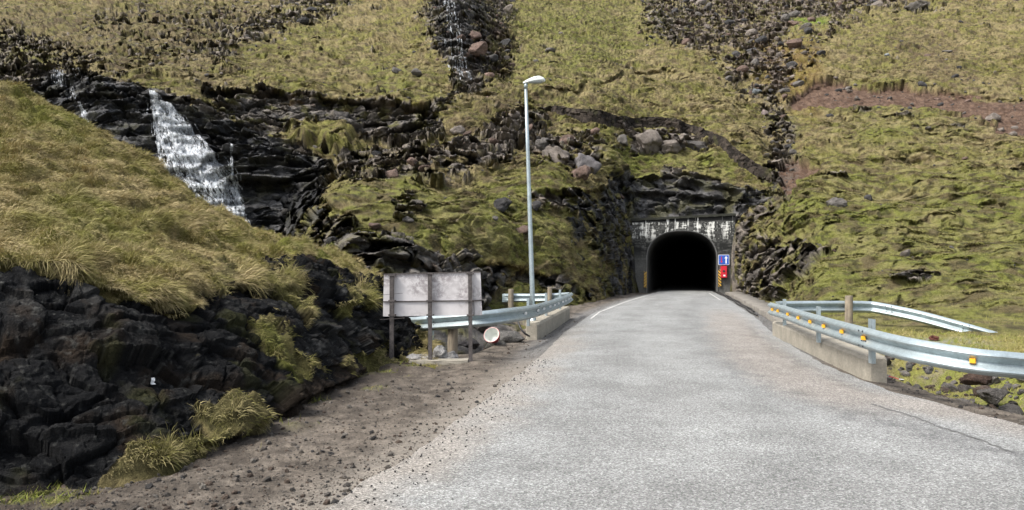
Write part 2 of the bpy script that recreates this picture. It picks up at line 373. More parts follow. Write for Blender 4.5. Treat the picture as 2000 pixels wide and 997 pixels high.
HP.poly('dark', [(400, 180), (870, 225), (870, 270), (400, 240)], .45, 10)
HP.poly('wet', [(90, 140), (290, 178), (480, 250), (640, 330), (640, 440), (480, 480), (0, 240)], 1, 14)
HP.line('wet', [(870, -20), (900, 80), (920, 160)], 45)
HP.poly('wet', [(1230, 340), (1440, 340), (1440, 430), (1230, 430)], .6, 14)
HP.poly('brownrock', [(900, 40), (1000, 60), (1000, 160), (900, 150)], .9, 14)
HP.poly('brownrock', [(1245, -40), (1800, -40), (1560, 200), (1430, 170)], .5, 20)
HP.poly('brown', [(150, 20), (560, 0), (430, 150), (200, 140), (-40, 60), (-40, 0)], .6, 40)
HP.poly('brown', [(1740, 60), (1860, 70), (1900, 160), (1780, 150)], .7, 30)
HP.poly('brown', [(870, 200), (1080, 190), (1080, 300), (880, 330)], .45, 25)
HP.poly('gravel', [(1480, 200), (1540, 200), (1560, 300), (1545, 400), (1500, 440), (1470, 440), (1515, 350), (1500, 290)], .8, 12)
HP.poly('gravel', [(640, 300), (860, 290), (860, 335), (740, 352), (640, 350)], .7, 12)
# under-cut lips: (line, metres, reach in px below)
LIPS = [([(395, 172), (520, 178), (620, 192), (760, 208), (862, 220)], 1.1, 45),
        ([(468, 302), (520, 300), (580, 312), (632, 326)], -.7, 14),
        ([(440, 348), (500, 350), (560, 352), (628, 346)], 1.3, 60),
        ([(785, 318), (810, 290), (835, 300), (850, 330)], 1.6, 26),
        ([(1190, 342), (1240, 352), (1300, 345), (1380, 362), (1440, 378)], .6, 22),
        ([(1205, 376), (1300, 378), (1420, 392), (1450, 398)], .6, 30),
        ([(1050, 186), (1075, 184), (1128, 182), (1160, 160), (1200, 150), (1240, 137), (1300, 131), (1320, 142)], .75, 14),
        ([(905, 186), (935, 184), (975, 188)], .9, 12),
        ([(1535, 200), (1590, 166), (1645, 153), (1715, 168), (1800, 167), (1900, 184), (2040, 190)], .45, 14),
        ([(1070, 216), (1085, 220)], .3, 8),
        ([(600, 432), (650, 412), (690, 425)], .5, 20),
        ([(770, 392), (815, 388)], .45, 18), ([(1030, 384), (1130, 374)], .5, 16),
        ([(1095, 382), (1160, 372), (1215, 356)], .9, 40),
        ([(690, 476), (760, 460), (830, 476), (900, 500)], .5, 30), ([(900, 503), (1000, 527), (1080, 552), (1150, 570)], .5, 18),
        ([(1740, 526), (1810, 528)], .35, 10), ([(1585, 56), (1612, 50)], .3, 8), ([(300, 12), (380, 16)], .6, 8), ([(290, 32), (370, 30)], .6, 7),
        ([(1480, 470), (1600, 480)], .35, 14), ([(1530, 306), (1580, 312), (1612, 322)], .5, 14), ([(1260, 40), (1300, 48), (1370, 44)], .8, 14),
        ([(640, 345), (700, 342), (735, 352)], .5, 10), ([(1785, 56), (1850, 52)], .35, 6), ([(1860, 366), (1910, 362)], .3, 8), ([(1840, 505), (1900, 508)], .3, 8)]
def mirror(px, py):
    px = np.where(px < 0, -px, px); px = np.where(px > 2000, 4000 - px, px); py = np.where(py < 0, -py, py)
    return px, py
def fields_hill(px, py, P):
    wv = np.stack([fbm(P * .45, 3, 3), fbm(P * .45 + 50, 3, 5)], -1); wf = np.stack([noise(P * 1.9, 8), noise(P * 1.9 + 31, 9)], -1)
    sc = 1500 / np.maximum(P[:, 1], 15)             # px a metre
    wl_ = np.stack([fbm(P * .12, 3, 6), fbm(P * .12 + 9, 3, 7)], -1); far_ = sstep(45, 75, P[:, 1])[:, None] * 44 * wl_
    qx = px + (wv[:, 0] * 1.1 + wf[:, 0] * .35) * sc + far_[:, 0]; qy = py + (wv[:, 1] * .6 + wf[:, 1] * .25) * sc + far_[:, 1] * .5
    # keep the tunnel mouth crisp
    qx, qy = mirror(qx, qy)
    return {k: HP.get(k, qx, qy) for k in HP.m}
def rockiness(f, P, seed=21):
    n = fbm(P * np.array([.8, .8, 1.6]), 4, seed)
    r = sstep(.42, .54, f['rock'] + (n + noise(P * 2.2, 23) * .5) * (.34 + .5 * (f['rock'] < .93)) * (f['rock'] > .02))
    sp = sstep(.36, .46, fbm(P * np.array([.30, .42, .9]) + 7, 5, 33, .62)) * .95          # stray outcrops
    return np.clip(np.maximum(r, sp * (1 - f['soil'])), 0, 1) * (1 - sstep(.3, .6, f['soil']))
def slope_run():
    dv_ = np.gradient(Pb, axis=0); hz = np.hypot(dv_[..., 0], dv_[..., 1]) + 1e-6; return (np.abs(dv_[..., 2]) / hz).ravel()
shp = Pb.shape[:2]; pf = Pb.reshape(-1, 3); nf = Nb.reshape(-1, 3); pxf = GX.ravel(); pyf = GY.ravel()
fh = fields_hill(pxf, pyf, pf)
rock = rockiness(fh, pf)
slope_n = nf[:, 2]
# portal zone stays calm
pz = sstep(1228, 1240, pxf) * (1 - sstep(1432, 1446, pxf)) * sstep(412, 424, pyf)
far = np.clip(pf[:, 1] / 45, .5, 2.2)
b1, id1, cr1 = blocks(pf * np.array([.42, .42, .75]) + fbm(pf * .5, 2, 60)[:, None] * .35, 11)
b2, id2, cr2 = blocks(pf * np.array([1.15, 1.15, 2.0]) + fbm(pf * 1.2, 2, 61)[:, None] * .3, 12)
b3, id3, cr3 = blocks(pf * np.array([3.2, 3.2, 4.6]), 13)
rsc = np.clip(1.35 - slope_n, .5, 1.0)
rd = (b1 * .62 + b2 * .30) * rsc + b3 * .085 + fbm(pf * 5, 3, 14) * .05
# strata steps in the wet ledges by the waterfall
zz = pf[:, 2] + fbm(pf * .3, 2, 70) * .8
strata = (np.abs(((zz * 1.15) % 1.0) - .5) * 2 - .5)
rd = rd * (1 - fh['wet'] * .45) + strata * .35 * fh['wet']
tus = fbm(pf * np.array([.7, .9, 1.6]), 3, 15) * .26 + fbm(pf * np.array([1.6, 2.2, 4.5]), 3, 16) * .12
ter = (1 - np.abs(fbm(pf * np.array([.35, .35, 2.1]) + fbm(pf * .3, 2, 19)[:, None] * .7, 3, 17)) * 2.4)
gd = fbm(pf * np.array([4.5, 4.5, 7]), 2, 25) * .045 + tus * np.clip(far, .6, 1.5) + ter * .08 + fbm(pf * .16, 3, 18) * 1.1
gravd = b3 * .12 + b2 * .15
sm = sstep(.3, .6, fh['soil'])
disp = rock * (rd * .25 + .12) + (1 - rock) * (gd * (1 - .85 * sm)) + sm * (fbm(pf * 1.6, 4, 26) * .30 - .35) + fh['gravel'] * gravd * (1 - rock) + fh['turf'] * .9
# fade near the foot so that nothing creeps onto the road
foot = 1 - sstep(585, 640, pyf) * .75
disp *= foot * (1 - pz) * sstep(-420, -300, pyf)
# lips
dD = np.zeros(len(pf)); wob = fbm(pf * 1.1, 3, 80) * 5
for pts, amp, reach in LIPS:
    lx = [p[0] for p in pts]; ly = [p[1] for p in pts]
    yl = np.interp(pxf, lx, ly) + wob; d = pyf - yl
    ends = sstep(lx[0] - 6, lx[0] + 14, pxf) * (1 - sstep(lx[-1] - 14, lx[-1] + 6, pxf))
    if len(pts) == 2: ends = sstep(lx[0] - 4, lx[0] + 8, pxf) * (1 - sstep(lx[-1] - 8, lx[-1] + 4, pxf))
    prof = np.where(d > 0, sstep(0, 2.5, d) * np.exp(-(np.maximum(d, 0) / reach) ** 2 * 1.5), 0) - .35 * np.exp(-((d + 3) / 5.0) ** 2)
    dD += prof * amp * ends
dD *= (1 - pz)
dirs = (pf - np.array([0, 0, EYE])); dirs /= np.linalg.norm(dirs, axis=1, keepdims=True)
# recess goes into the hill, level
lv = dirs.copy(); lv[:, 2] *= .2
# broken ledges: the face stands steep for a while and then steps back, block by block
eta = np.clip((pf[:, 2] - EYE) / pf[:, 1], -.02, .4); runn = 1 / np.clip(slope_run(), .25, 3.0)
def steps(h, off, k):
    fr = (pf[:, 2] / h + off) % 1.0; fr = np.where(fr > .93, (1 - fr) / .07 * .93, fr)
    return -(fr - .5) * h * np.minimum(runn, 2.6) * k
st1 = steps(1.7, fbm(pf * .22, 3, 240) * 1.6 + id1 * .45, .8); st2 = steps(.62, fbm(pf * .5, 3, 241) * 1.5 + id2 * .5, .75)
sg1 = steps(.75, fbm(pf * np.array([.25, .4, .4]), 3, 242) * 2.4, .40) * sstep(-.25, .3, fbm(pf * .3, 3, 244)); sg2 = steps(.30, fbm(pf * np.array([.5, .8, .8]), 3, 243) * 2.2, .45)
calm = foot * (1 - pz) * sstep(-420, -300, pyf)
dD += (rock * (st1 + st2 - rd * .75) + (1 - rock) * (1 - sm * .9) * (sg1 + sg2)) * calm
Ph = pf + nf * disp[:, None] + lv * dD[:, None]
# keep the road corridor free
inside = (Ph[:, 0] > xl(Ph[:, 1]) - .35) & (Ph[:, 0] < xr(Ph[:, 1]) + .35) & (Ph[:, 1] < 46.2) & (Ph[:, 2] < 4)
Ph[inside, 2] = np.minimum(Ph[inside, 2], -.4)
# colours
STRAW = np.array([.225, .185, .090]); OLIVE = np.array([.180, .162, .050]); GREEN = np.array([.140, .160, .030]); BROWN = np.array([.092, .066, .040]); DARKG = np.array([.034, .030, .013])
def hill_colour(f, rock, P, ids, crack):
    n1 = fbm(P * .22, 5, 40, .6); n2 = fbm(P * 1.3, 3, 41); n3 = fbm(P * np.array([1.2, 1.2, 3.0]), 3, 42)
    g = mixc(STRAW, OLIVE, sstep(-.35, .3, n1 + n2 * .6))
    g = mixc(g, GREEN, np.clip(f['green'] * .8 + .10 + n1 * .7 + n2 * .3, 0, 1))
    g = mixc(g, BROWN, np.clip(sstep(-.08, .30, n3 + n1 * .25) * .75 + f['brown'] * .6, 0, .92)); n4 = fbm(P * np.array([2.4, 2.4, 5.5]), 3, 46)
    g = mixc(g, DARKG, sstep(.02, .30, n4 * .8 + n2 * .35) * .75)
    g = mixc(g, [.12, .17, .02], f['moss'] * .9)
    g = mixc(g, [.19, .115, .03], f['orange'] * .6)
    rbase = mixc([.095, .084, .074], [.24, .208, .175], sstep(-.6, .8, ids + n2))
    rbase = mixc(rbase, [.23, .20, .175], f['pale'] * .8)
    rbase = mixc(rbase, [.15, .108, .085], f['brownrock'] * .7)
    rbase = mixc(rbase, [.10, .10, .095], f['grey'] * .6)
    rbase = mixc(rbase, mixc([.020, .022, .025], [.105, .108, .112], sstep(-.1, .5, n2 + ids * .3)), f['dark'] * .9)
    lich = sstep(.25, .5, fbm(P * 3.1, 3, 43)) * (1 - f['dark'] * .8); rbase = mixc(rbase, [.20, .19, .165], lich * .5)
    mossr = sstep(.02, .3, fbm(P * .9, 4, 44)) * .75 * (1 - f['pale']); rbase = mixc(rbase, [.105, .10, .028], mossr * (1 - f['wet'] * .7))
    rbase = mixc(rbase, [.16, .075, .02], f['orange'] * sstep(.1, .4, n2) * .6)
    so = mixc([.070, .040, .026], [.150, .098, .068], sstep(-.4, .4, fbm(P * 2.2, 3, 45)))
    c = mixc(g, rbase, rock); c = mixc(c, so, sstep(.3, .6, f['soil']) * (1 - rock))
    c = mixc(c, [.12, .10, .085], f['gravel'] * sstep(-.2, .2, n2) * (1 - rock) * .8)
    return c
ch = hill_colour(fh, rock, pf, id2, cr2)
wetA = 1 - np.clip(fh['wet'] * rock, 0, 1)
c4 = np.concatenate([ch, wetA[:, None]], 1)
fpx = .25 * (GX[:-1, :-1] + GX[1:, 1:] + GX[:-1, 1:] + GX[1:, :-1]); fpy = .25 * (GY[:-1, :-1] + GY[1:, 1:] + GY[:-1, 1:] + GY[1:, :-1])
keep = ~((fpx > 1256) & (fpx < 1410) & (fpy > 444))
hill = np_mesh('hillside', Ph, [grid_faces(*shp, keep)], M_hill, c4)
tag(hill, 'steep grass and rock hillside behind the tunnel mouth', kind='structure')
HG = Ph.reshape(*shp, 3)
fix = lambda a: a.reshape(shp)
rockG = fix(rock)
def hill_at(px, py):
    """the built hillside's point and normal at base coordinates (px, py)"""
    u = np.interp(px, gx, np.arange(len(gx))); v = np.interp(py, gy, np.arange(len(gy)))
    i = np.clip(u.astype(int) if hasattr(u, 'astype') else int(u), 0, len(gx) - 2); j = np.clip(v.astype(int) if hasattr(v, 'astype') else int(v), 0, len(gy) - 2)
    a = np.asarray(u - i)[..., None]; b = np.asarray(v - j)[..., None]
    return (HG[j, i] * (1 - a) + HG[j, i + 1] * a) * (1 - b) + (HG[j + 1, i] * (1 - a) + HG[j + 1, i + 1] * a) * b
HN = grid_normals(HG); 
if HN[len(gy) // 2, len(gx) // 2, 1] > 0: HN = -HN

# ------------------------------------------------------------------ grass blades (one mesh of countless blades)
def blades(name, P, L, W, dirv, col, label, segs=1, parent=None):
    """P roots, dirv leaning directions (unit, length = L), W widths; bent blades"""
    n = len(P); up = np.array([0, 0, 1.]); side = np.cross(dirv, RNG.normal(size=(n, 3))); side /= np.linalg.norm(side, axis=1, keepdims=True) + 1e-9
    side *= W[:, None] * .5
    mid = P + dirv * (L * .55)[:, None]; tipd = dirv + np.array([0, 0, -.55]); tipd /= np.linalg.norm(tipd, axis=1, keepdims=True); tip = mid + tipd * (L * .45)[:, None]
    if segs == 1:
        v = np.stack([P - side, P + side, tip], 1).reshape(-1, 3); idx = np.arange(n)[:, None] * 3 + np.array([0, 1, 2]); fl = [idx]; k = 3
        cc = np.repeat(col, 3, 0)
    else:
        v = np.stack([P - side, P + side, mid + side * .8, mid - side * .8, tip], 1).reshape(-1, 3); b = np.arange(n)[:, None] * 5
        fl = [b + np.array([0, 1, 2, 3]), b + np.array([3, 2, 4])]; cc = np.repeat(col, 5, 0)
    o = np_mesh(name, v, fl, M_blade, cc, smooth=False)
    return tag(o, label, kind='stuff')
N = 820000
u = RNG.uniform(-60, 2060, N); v = RNG.uniform(-20, 640, N)
ui = np.clip(np.searchsorted(gx, u), 0, len(gx) - 1); vi = np.clip(np.searchsorted(gy, v), 0, len(gy) - 1)
P = hill_at(u, v); nn = HN[vi, ui]
ok = (rockG[vi, ui] < .35) & (fix(sm)[vi, ui] < .3) & (fix(pz)[vi, ui] < .05) & (P[:, 2] > -.5) & (fix(fh['gravel'])[vi, ui] < .5 + RNG.uniform(-.3, .3, N))
ok &= ~((P[:, 0] > xl(P[:, 1]) - .5) & (P[:, 0] < xr(P[:, 1]) + .5) & (P[:, 1] < 47) & (P[:, 2] < 4))
P = P[ok]; nn = nn[ok]; cc = ch.reshape(*shp, 3)[vi[ok], ui[ok]]; n = len(P)
dd = P[:, 1]
cl = np.stack([noise(P * 1.3, 90), noise(P * 1.3, 91), noise(P * 1.3, 92) * .5], -1)
dv = nn * .5 + cl * .9 + RNG.normal(size=(n, 3)) * .35 + np.array([.25, 0, -.15]); dv /= np.linalg.norm(dv, axis=1, keepdims=True)
L = (.09 + .0015 * dd) * RNG.uniform(.5, 1.3, n); Wd = (.006 + .0006 * dd) * RNG.uniform(.6, 1.2, n)
col = cc * RNG.uniform(.75, 1.4, n)[:, None]; col = mixc(col, STRAW * 1.1, (RNG.uniform(0, 1, n) < .16) * .6)
blades('hill_grass', P - nn * .03, L, Wd, dv, col, 'short yellow green grass covering the hillside')

# ================================================================== LEFT BANK (black rock face under a tussock-grass slope)
# stations: px -> rows of (py, D) from below the foot up to the crest, then behind it (z, D)
BS = {
 -900: [(1500, 3.3), (1230, 3.5), (900, 4.1), (545, 5.0), (505, 5.6), (350, 9), (200, 13), (90, 17), 'b', (6.5, 21), (4, 27), (-1, 34)],
 -300: [(1150, 4.9), (1030, 5.0), (790, 5.7), (530, 6.8), (495, 7.3), (345, 11), (225, 14.5), (110, 18), 'b', (6.3, 21.5), (4, 27), (-1, 34)],
 0:    [(1040, 5.7), (965, 5.85), (750, 6.7), (540, 7.8), (500, 8.3), (350, 12), (250, 15), (148, 18), 'b', (5.9, 21.5), (4, 27), (-1, 34)],
 100:  [(1010, 5.9), (950, 6.0), (745, 6.9), (545, 8.0), (507, 8.5), (380, 12), (290, 15), (200, 17.6), 'b', (5.2, 21), (3.5, 26), (-1, 33)],
 200:  [(985, 6.1), (930, 6.25), (740, 7.2), (562, 8.3), (525, 8.8), (420, 12), (335, 14.5), (256, 17.3), 'b', (4.5, 20.5), (3, 25), (-1, 32)],
 300:  [(960, 6.3), (905, 6.5), (745, 7.5), (590, 8.6), (545, 9.1), (460, 11.8), (390, 14), (325, 17), 'b', (3.7, 20), (2.4, 24), (-1, 31)],
 380:  [(940, 6.7), (890, 6.95), (750, 7.9), (620, 9.2), (565, 9.8), (495, 12), (440, 14), (382, 16.8), 'b', (3.0, 19.5), (1.8, 23), (-1, 30)],
 480:  [(900, 7.3), (855, 7.6), (735, 8.6), (610, 10.2), (560, 11.2), (515, 13), (480, 14.5), (446, 16.8), 'b', (2.4, 19), (1.2, 22), (-1, 29)],
 600:  [(840, 8.9), (798, 9.3), (705, 10.2), (600, 11.8), (560, 12.8), (530, 14), (508, 15.5), (484, 17.3), 'b', (1.9, 19), (.9, 21), (-1, 28)],
 700:  [(770, 11.3), (728, 12.2), (670, 12.9), (590, 14.2), (565, 14.9), (545, 15.8), (530, 16.7), (512, 18), 'b', (1.4, 19.5), (.5, 21), (-1, 25)],
 750:  [(740, 12.8), (702, 13.9), (665, 14.5), (610, 15.3), (590, 15.8), (573, 16.5), (563, 17.2), (552, 18.2), 'b', (.8, 19.5), (.2, 21), (-1, 25)],
 800:  [(735, 13), (702, 14.3), (690, 14.9), (670, 15.6), (660, 16.1), (650, 16.7), (644, 17.2), (640, 17.8), 'b', (-.5, 19), (-.8, 20), (-1, 22)],
 860:  [(760, 12), (725, 13), (715, 13.6), (705, 14.2), (700, 14.6), (695, 15), (692, 15.3), (690, 15.6), 'b', (-1, 17), (-1.2, 18), (-1.5, 20)]}
bk = sorted(BS); NS = []
for k in bk:
    L_ = []; back = False
    for e in BS[k]:
        if e == 'b': back = True; continue
        if back: L_.append([(k - CX) / F * e[1] / _c, e[1], e[0]])
        else: L_.append(WP(k, e[0], e[1]).tolist())
    NS.append(L_)
NS = np.array(NS)                                            # stations x 11 x 3
tr = np.concatenate([np.linspace(0, 1, 20)[:-1], np.linspace(1, 3, 260)[:-1], np.linspace(3, 4, 50)[:-1], np.linspace(4, 7, 300)[:-1], np.linspace(7, 10, 70)])
cu = np.concatenate([np.arange(-900, -60, 9.), np.arange(-60, 861, 1.5)])
def lerp_axis(A, x, xs):
    i = np.clip(np.searchsorted(xs, x) - 1, 0, len(xs) - 2); t = ((x - np.array(xs)[i]) / (np.array(xs)[i + 1] - np.array(xs)[i]))
    return A[i] * (1 - t).reshape(-1, *([1] * (A.ndim - 1))) + A[i + 1] * t.reshape(-1, *([1] * (A.ndim - 1)))
T1 = lerp_axis(NS.transpose(1, 0, 2), tr, list(range(11)))    # rows x stations x 3
T1 = gblur(T1, 9, 0)
Bb = lerp_axis(T1.transpose(1, 0, 2), cu, bk).transpose(1, 0, 2)
Bb = gblur(Bb, 14, 1)
Bn = grid_normals(Bb)
if Bn[300, len(cu) // 2, 0] < 0: Bn = -Bn
bshp = Bb.shape[:2]; bp = Bb.reshape(-1, 3); bn = Bn.reshape(-1, 3); bx, by = PX(bp); trr = np.repeat(tr, len(cu))
BP = Paint(-920, 900, 60, 1240)
BP.poly('rock', [(-900, 540), (-100, 528), (0, 533), (120, 545), (200, 566), (300, 600), (350, 622), (400, 590), (420, 548), (500, 566), (530, 520), (610, 515), (700, 545), (790, 570), (820, 720), (680, 760), (480, 900), (0, 1100), (-900, 1400)], 1, 8)
GR = lambda p, v=1, b=7: (BP.poly('rock', p, v, b, sub=True), BP.poly('clump', p, v, b))
GR([(395, 800), (440, 788), (520, 790), (505, 850), (440, 868), (392, 842)])
GR([(505, 625), (545, 612), (575, 660), (610, 700), (600, 735), (545, 735), (515, 690)])
GR([(470, 632), (505, 640), (520, 680), (490, 660)]); GR([(560, 575), (600, 590), (615, 620), (580, 612)])
GR([(150, 955), (260, 900), (400, 850), (520, 800), (560, 815), (520, 870), (400, 925), (280, 975), (160, 1000)], .52, 16); GR([(225, 905), (300, 870), (400, 868), (400, 920), (280, 965), (200, 950)]); GR([(-60, 985), (60, 962), (140, 968), (120, 1010), (-60, 1040)])
GR([(680, 700), (720, 690), (790, 688), (780, 730), (700, 742)]); GR([(585, 695), (640, 690), (640, 730), (600, 740)], .7)
GR([(400, 525), (440, 515), (470, 560), (430, 560)]); GR([(500, 545), (570, 530), (590, 575), (540, 590)], .9)
GR([(640, 550), (700, 560), (740, 600), (690, 620)], .6); GR([(480, 655), (500, 720), (560, 770), (600, 760), (540, 700)], .5, 12)
BP.poly('dirt', [(380, 905), (430, 872), (540, 850), (560, 760), (640, 740), (720, 715), (800, 700), (800, 760), (640, 830), (480, 930), (380, 960)], 1, 10)
BP.poly('green', [(0, 960), (140, 960), (140, 1040), (-60, 1040)], 1, 12); BP.poly('green', [(500, 720), (560, 720), (600, 760), (520, 770)], .6, 10)
BP.poly('green', [(40, 400), (130, 460), (260, 480), (300, 440), (150, 380)], .5, 40); BP.poly('green', [(0, 180), (120, 220), (200, 300), (60, 260)], .6, 30)
BP.poly('green', [(505, 640), (555, 640), (575, 690), (525, 700)], .7, 10); BP.poly('green', [(560, 485), (640, 500), (640, 520), (570, 505)], .9, 12)
BP.poly('grey', [(0, 545), (150, 550), (280, 600), (300, 640), (100, 640), (0, 620)], 1, 30)
BP.poly('grey', [(600, 590), (760, 600), (740, 660), (650, 680), (600, 650)], .9, 30)
wv = np.stack([fbm(bp * 1.1, 3, 103), fbm(bp * 1.1 + 50, 3, 105)], -1); scb = 1500 / np.maximum(bp[:, 1], 4)
wv += .35 * np.stack([fbm(bp * 4.5, 3, 145), fbm(bp * 4.5 + 50, 3, 146)], -1)
qx = bx + wv[:, 0] * .55 * scb; qy = by + wv[:, 1] * .40 * scb
fb = {k: BP.get(k, qx, qy) for k in BP.m}
front = 1 - sstep(6.9, 7.6, trr)
brock = sstep(.42, .58, fb['rock'] + fbm(bp * 2.2, 5, 106, .6) * .62 * (fb['rock'] > .02) - .30 * sstep(.12, .4, fbm(bp * 1.5, 4, 136)) * (bx > 180) * sstep(-.6, .2, fb['rock'])) * front
brock = np.maximum(brock, sstep(.5, .62, fbm(bp * .55 + 3, 5, 107, .6)) * front * .6 * (bx > 330))
c1, i1, k1 = blocks(bp * np.array([.75, .75, 1.1]) + fbm(bp * .9, 2, 108)[:, None] * .3, 111)
c2, i2, k2 = blocks(bp * np.array([2.3, 2.3, 3.4]) + fbm(bp * 2, 2, 109)[:, None] * .3, 112)
c3, i3, k3 = blocks(bp * 8.0, 113)
rdg = lambda q_, o_, s_: 1 - 2 * np.abs(fbm(q_, o_, s_, .55))
brd = i1 * .13 + c1 * .09 + i2 * .04 + c2 * .05 + i3 * .008 + c3 * .014 + rdg(bp * np.array([.8, .8, 1.6]), 4, 115) * .09 + fbm(bp * 9, 4, 114) * .03 + fbm(bp * 24, 2, 137) * .008
brd += -((bp[:, 2] * 3.1 + fbm(bp * .9, 3, 138) * 1.2 + i1 * .3) % 1.0 - .5) * .07
btus = fbm(bp * np.array([1.1, 1.1, 1.4]), 3, 116) * .26 + np.abs(fbm(bp * np.array([2.6, 2.6, 3.2]), 2, 117)) * .22
bsm = fb['dirt']
bd = brock * brd + (1 - brock) * btus + fb['clump'] * .03 + bsm * (fbm(bp * 5, 4, 118) * .10 - .05) * (1 - brock)
bd *= .25 + .75 * sstep(.6, 1.4, trr)
Bp2 = bp + bn * bd[:, None]
bD = np.zeros(len(bp)); wob2 = fbm(bp * 1.8, 3, 119) * 12
for pts, amp, reach in [([(-900, 525), (-100, 522), (0, 528), (120, 540), (200, 560), (300, 592), (352, 618), (385, 600)], .28, 60), ([(380, 880), (440, 862), (500, 842), (570, 790), (640, 762), (720, 722)], .16, 40),
                        ([(420, 552), (520, 566), (600, 560)], .2, 35), ([(600, 585), (680, 600), (740, 600)], .15, 30)]:
    lx = [p[0] for p in pts]; yl = np.interp(bx, lx, [p[1] for p in pts]) + wob2; d = by - yl
    ends = sstep(lx[0] - 10, lx[0] + 30, bx) * (1 - sstep(lx[-1] - 30, lx[-1] + 10, bx))
    bD += (np.where(d > 0, sstep(0, 6, d) * np.exp(-(np.maximum(d, 0) / reach) ** 2 * 1.3), 0) - .25 * np.exp(-((d + 6) / 9.) ** 2)) * amp * ends * front
hor = bn.copy(); hor[:, 2] = 0; hor /= np.linalg.norm(hor, axis=1, keepdims=True) + 1e-9
Bp2 -= hor * bD[:, None]
bad = (Bp2[:, 0] > xl(Bp2[:, 1]) - .6); Bp2[bad, 2] = np.minimum(Bp2[bad, 2], -.3)
m1 = fbm(bp * .5, 4, 120); m2 = fbm(bp * 2.6, 4, 121)
g = mixc(STRAW * 1.0, OLIVE * 1.0, sstep(-.3, .35, m1 + m2 * .6)); g = mixc(g, GREEN, np.clip(fb['green'] * .9 + fb['clump'] * .35 + m1 * .6 + m2 * .2, 0, 1)); g = mixc(g, [.045, .032, .02], sstep(.15, .5, m2) * .6)
rb = mixc([.005, .0055, .0065], [.019, .019, .019], sstep(-.8, 1.1, i2 * .4 + m2 * 1.8)); rb = mixc(rb, [.030, .021, .014], sstep(.0, .4, fbm(bp * 1.9, 4, 139)) * .8); rb = mixc(rb, [.070, .070, .067], fb['grey'] * .55 * sstep(-.3, .3, m2))
rb = mixc(rb, [.12, .12, .11], sstep(.22, .40, fbm(bp * 13, 4, 122) + .25 * fbm(bp * 1.6, 3, 125)) * (.30 + .5 * fb['grey'])); rb = mixc(rb, [.045, .046, .018], sstep(.15, .45, fbm(bp * 1.5, 4, 123)) * .6)
dirt = mixc([.022, .016, .012], [.065, .05, .037], sstep(-.3, .4, fbm(bp * 5, 4, 124)))
g = mixc(g, [.05, .045, .02], np.clip(fb['clump'], 0, 1) * .75)
bc = mixc(g, rb, brock); bc = mixc(bc, dirt, bsm * (1 - fb['clump'] * .9))
c4 = np.concatenate([bc, (1 - brock * .1)[:, None]], 1)
bank = np_mesh('rocky_bank', Bp2, [grid_faces(*bshp)], M_bank, c4)
tag(bank, 'black rock face under a tussock grass slope beside the verge', kind='structure')
# tussock grass on it
Bp2g = Bp2.reshape(*bshp, 3); BN2 = grid_normals(Bp2g)
if BN2[300, len(cu) // 2, 0] < 0: BN2 = -BN2
area = np.linalg.norm(np.cross(Bp2g[1:, :-1] - Bp2g[:-1, :-1], Bp2g[:-1, 1:] - Bp2g[:-1, :-1]), axis=-1)
dcam = np.linalg.norm(Bp2g[:-1, :-1] - np.array([0, 0, EYE]), axis=-1)
wgt = area / np.maximum(dcam, 5) ** 1.35 * (brock.reshape(bshp)[:-1, :-1] < .45) * (bsm.reshape(bshp)[:-1, :-1] * (1 - fb['clump'].reshape(bshp)[:-1, :-1]) < .5) * (tr[:-1, None] < 8.6) * (tr[:-1, None] > .8) * (cu[None, :-1] > -420)
wgt *= np.where(fb['clump'].reshape(bshp)[:-1, :-1] > .05, .12 + .88 * sstep(-.1, .3, fbm(Bp2g[:-1, :-1].reshape(-1, 3) * 3.5, 3, 135)).reshape(wgt.shape), 1)
cdf = np.cumsum(wgt.ravel()); N = 560000
pk = np.searchsorted(cdf, RNG.uniform(0, cdf[-1], N)); vi, ui = np.unravel_index(pk, wgt.shape)
a = RNG.uniform(0, 1, (N, 1)); b = RNG.uniform(0, 1, (N, 1))
P = Bp2g[vi, ui] * (1 - a) * (1 - b) + Bp2g[vi, ui + 1] * a * (1 - b) + Bp2g[vi + 1, ui] * (1 - a) * b + Bp2g[vi + 1, ui + 1] * a * b
nn = BN2[vi, ui]; cc = bc.reshape(*bshp, 3)[vi, ui]
cl = np.stack([noise(P * 1.7, 130), noise(P * 1.7, 131), noise(P * 1.7, 132) * .4], -1); comb = np.array([.55, -.25, -.12])
tm = sstep(-.1, .5, noise(P * 2.2, 133))
dv = nn * .55 + np.array([0, 0, .25]) + cl * 1.0 + comb + RNG.normal(size=(N, 3)) * .28; dv /= np.linalg.norm(dv, axis=1, keepdims=True)
L = (.08 + .14 * tm) * RNG.uniform(.5, 1.25, N) * np.where(trr[vi * len(cu)] < 3.0, .75, 1.0); dd = np.linalg.norm(P, axis=1)
L *= np.where((trr[vi * len(cu)] > 3.0) & (trr[vi * len(cu)] < 4.3), 1.35, 1)
Wd = (.0022 + .00034 * dd) * RNG.uniform(.7, 1.3, N)
tuf = noise(P * 3.1, 134)
col = mixc(mixc([.42, .345, .19], [.21, .195, .062], sstep(-.25, .35, tuf + RNG.normal(size=N) * .25)), cc * 1.1, .3) * RNG.uniform(.7, 1.35, N)[:, None]
col = mixc(col, GREEN * 1.1, np.clip(fb['green'][vi * len(cu) + ui] * .9 + fb['clump'][vi * len(cu) + ui] * .3, 0, 1) * .7)
blades('tussock_grass', P - nn * .02, L, Wd, dv, col, 'long straw coloured tussock grass on the near left bank', segs=2)

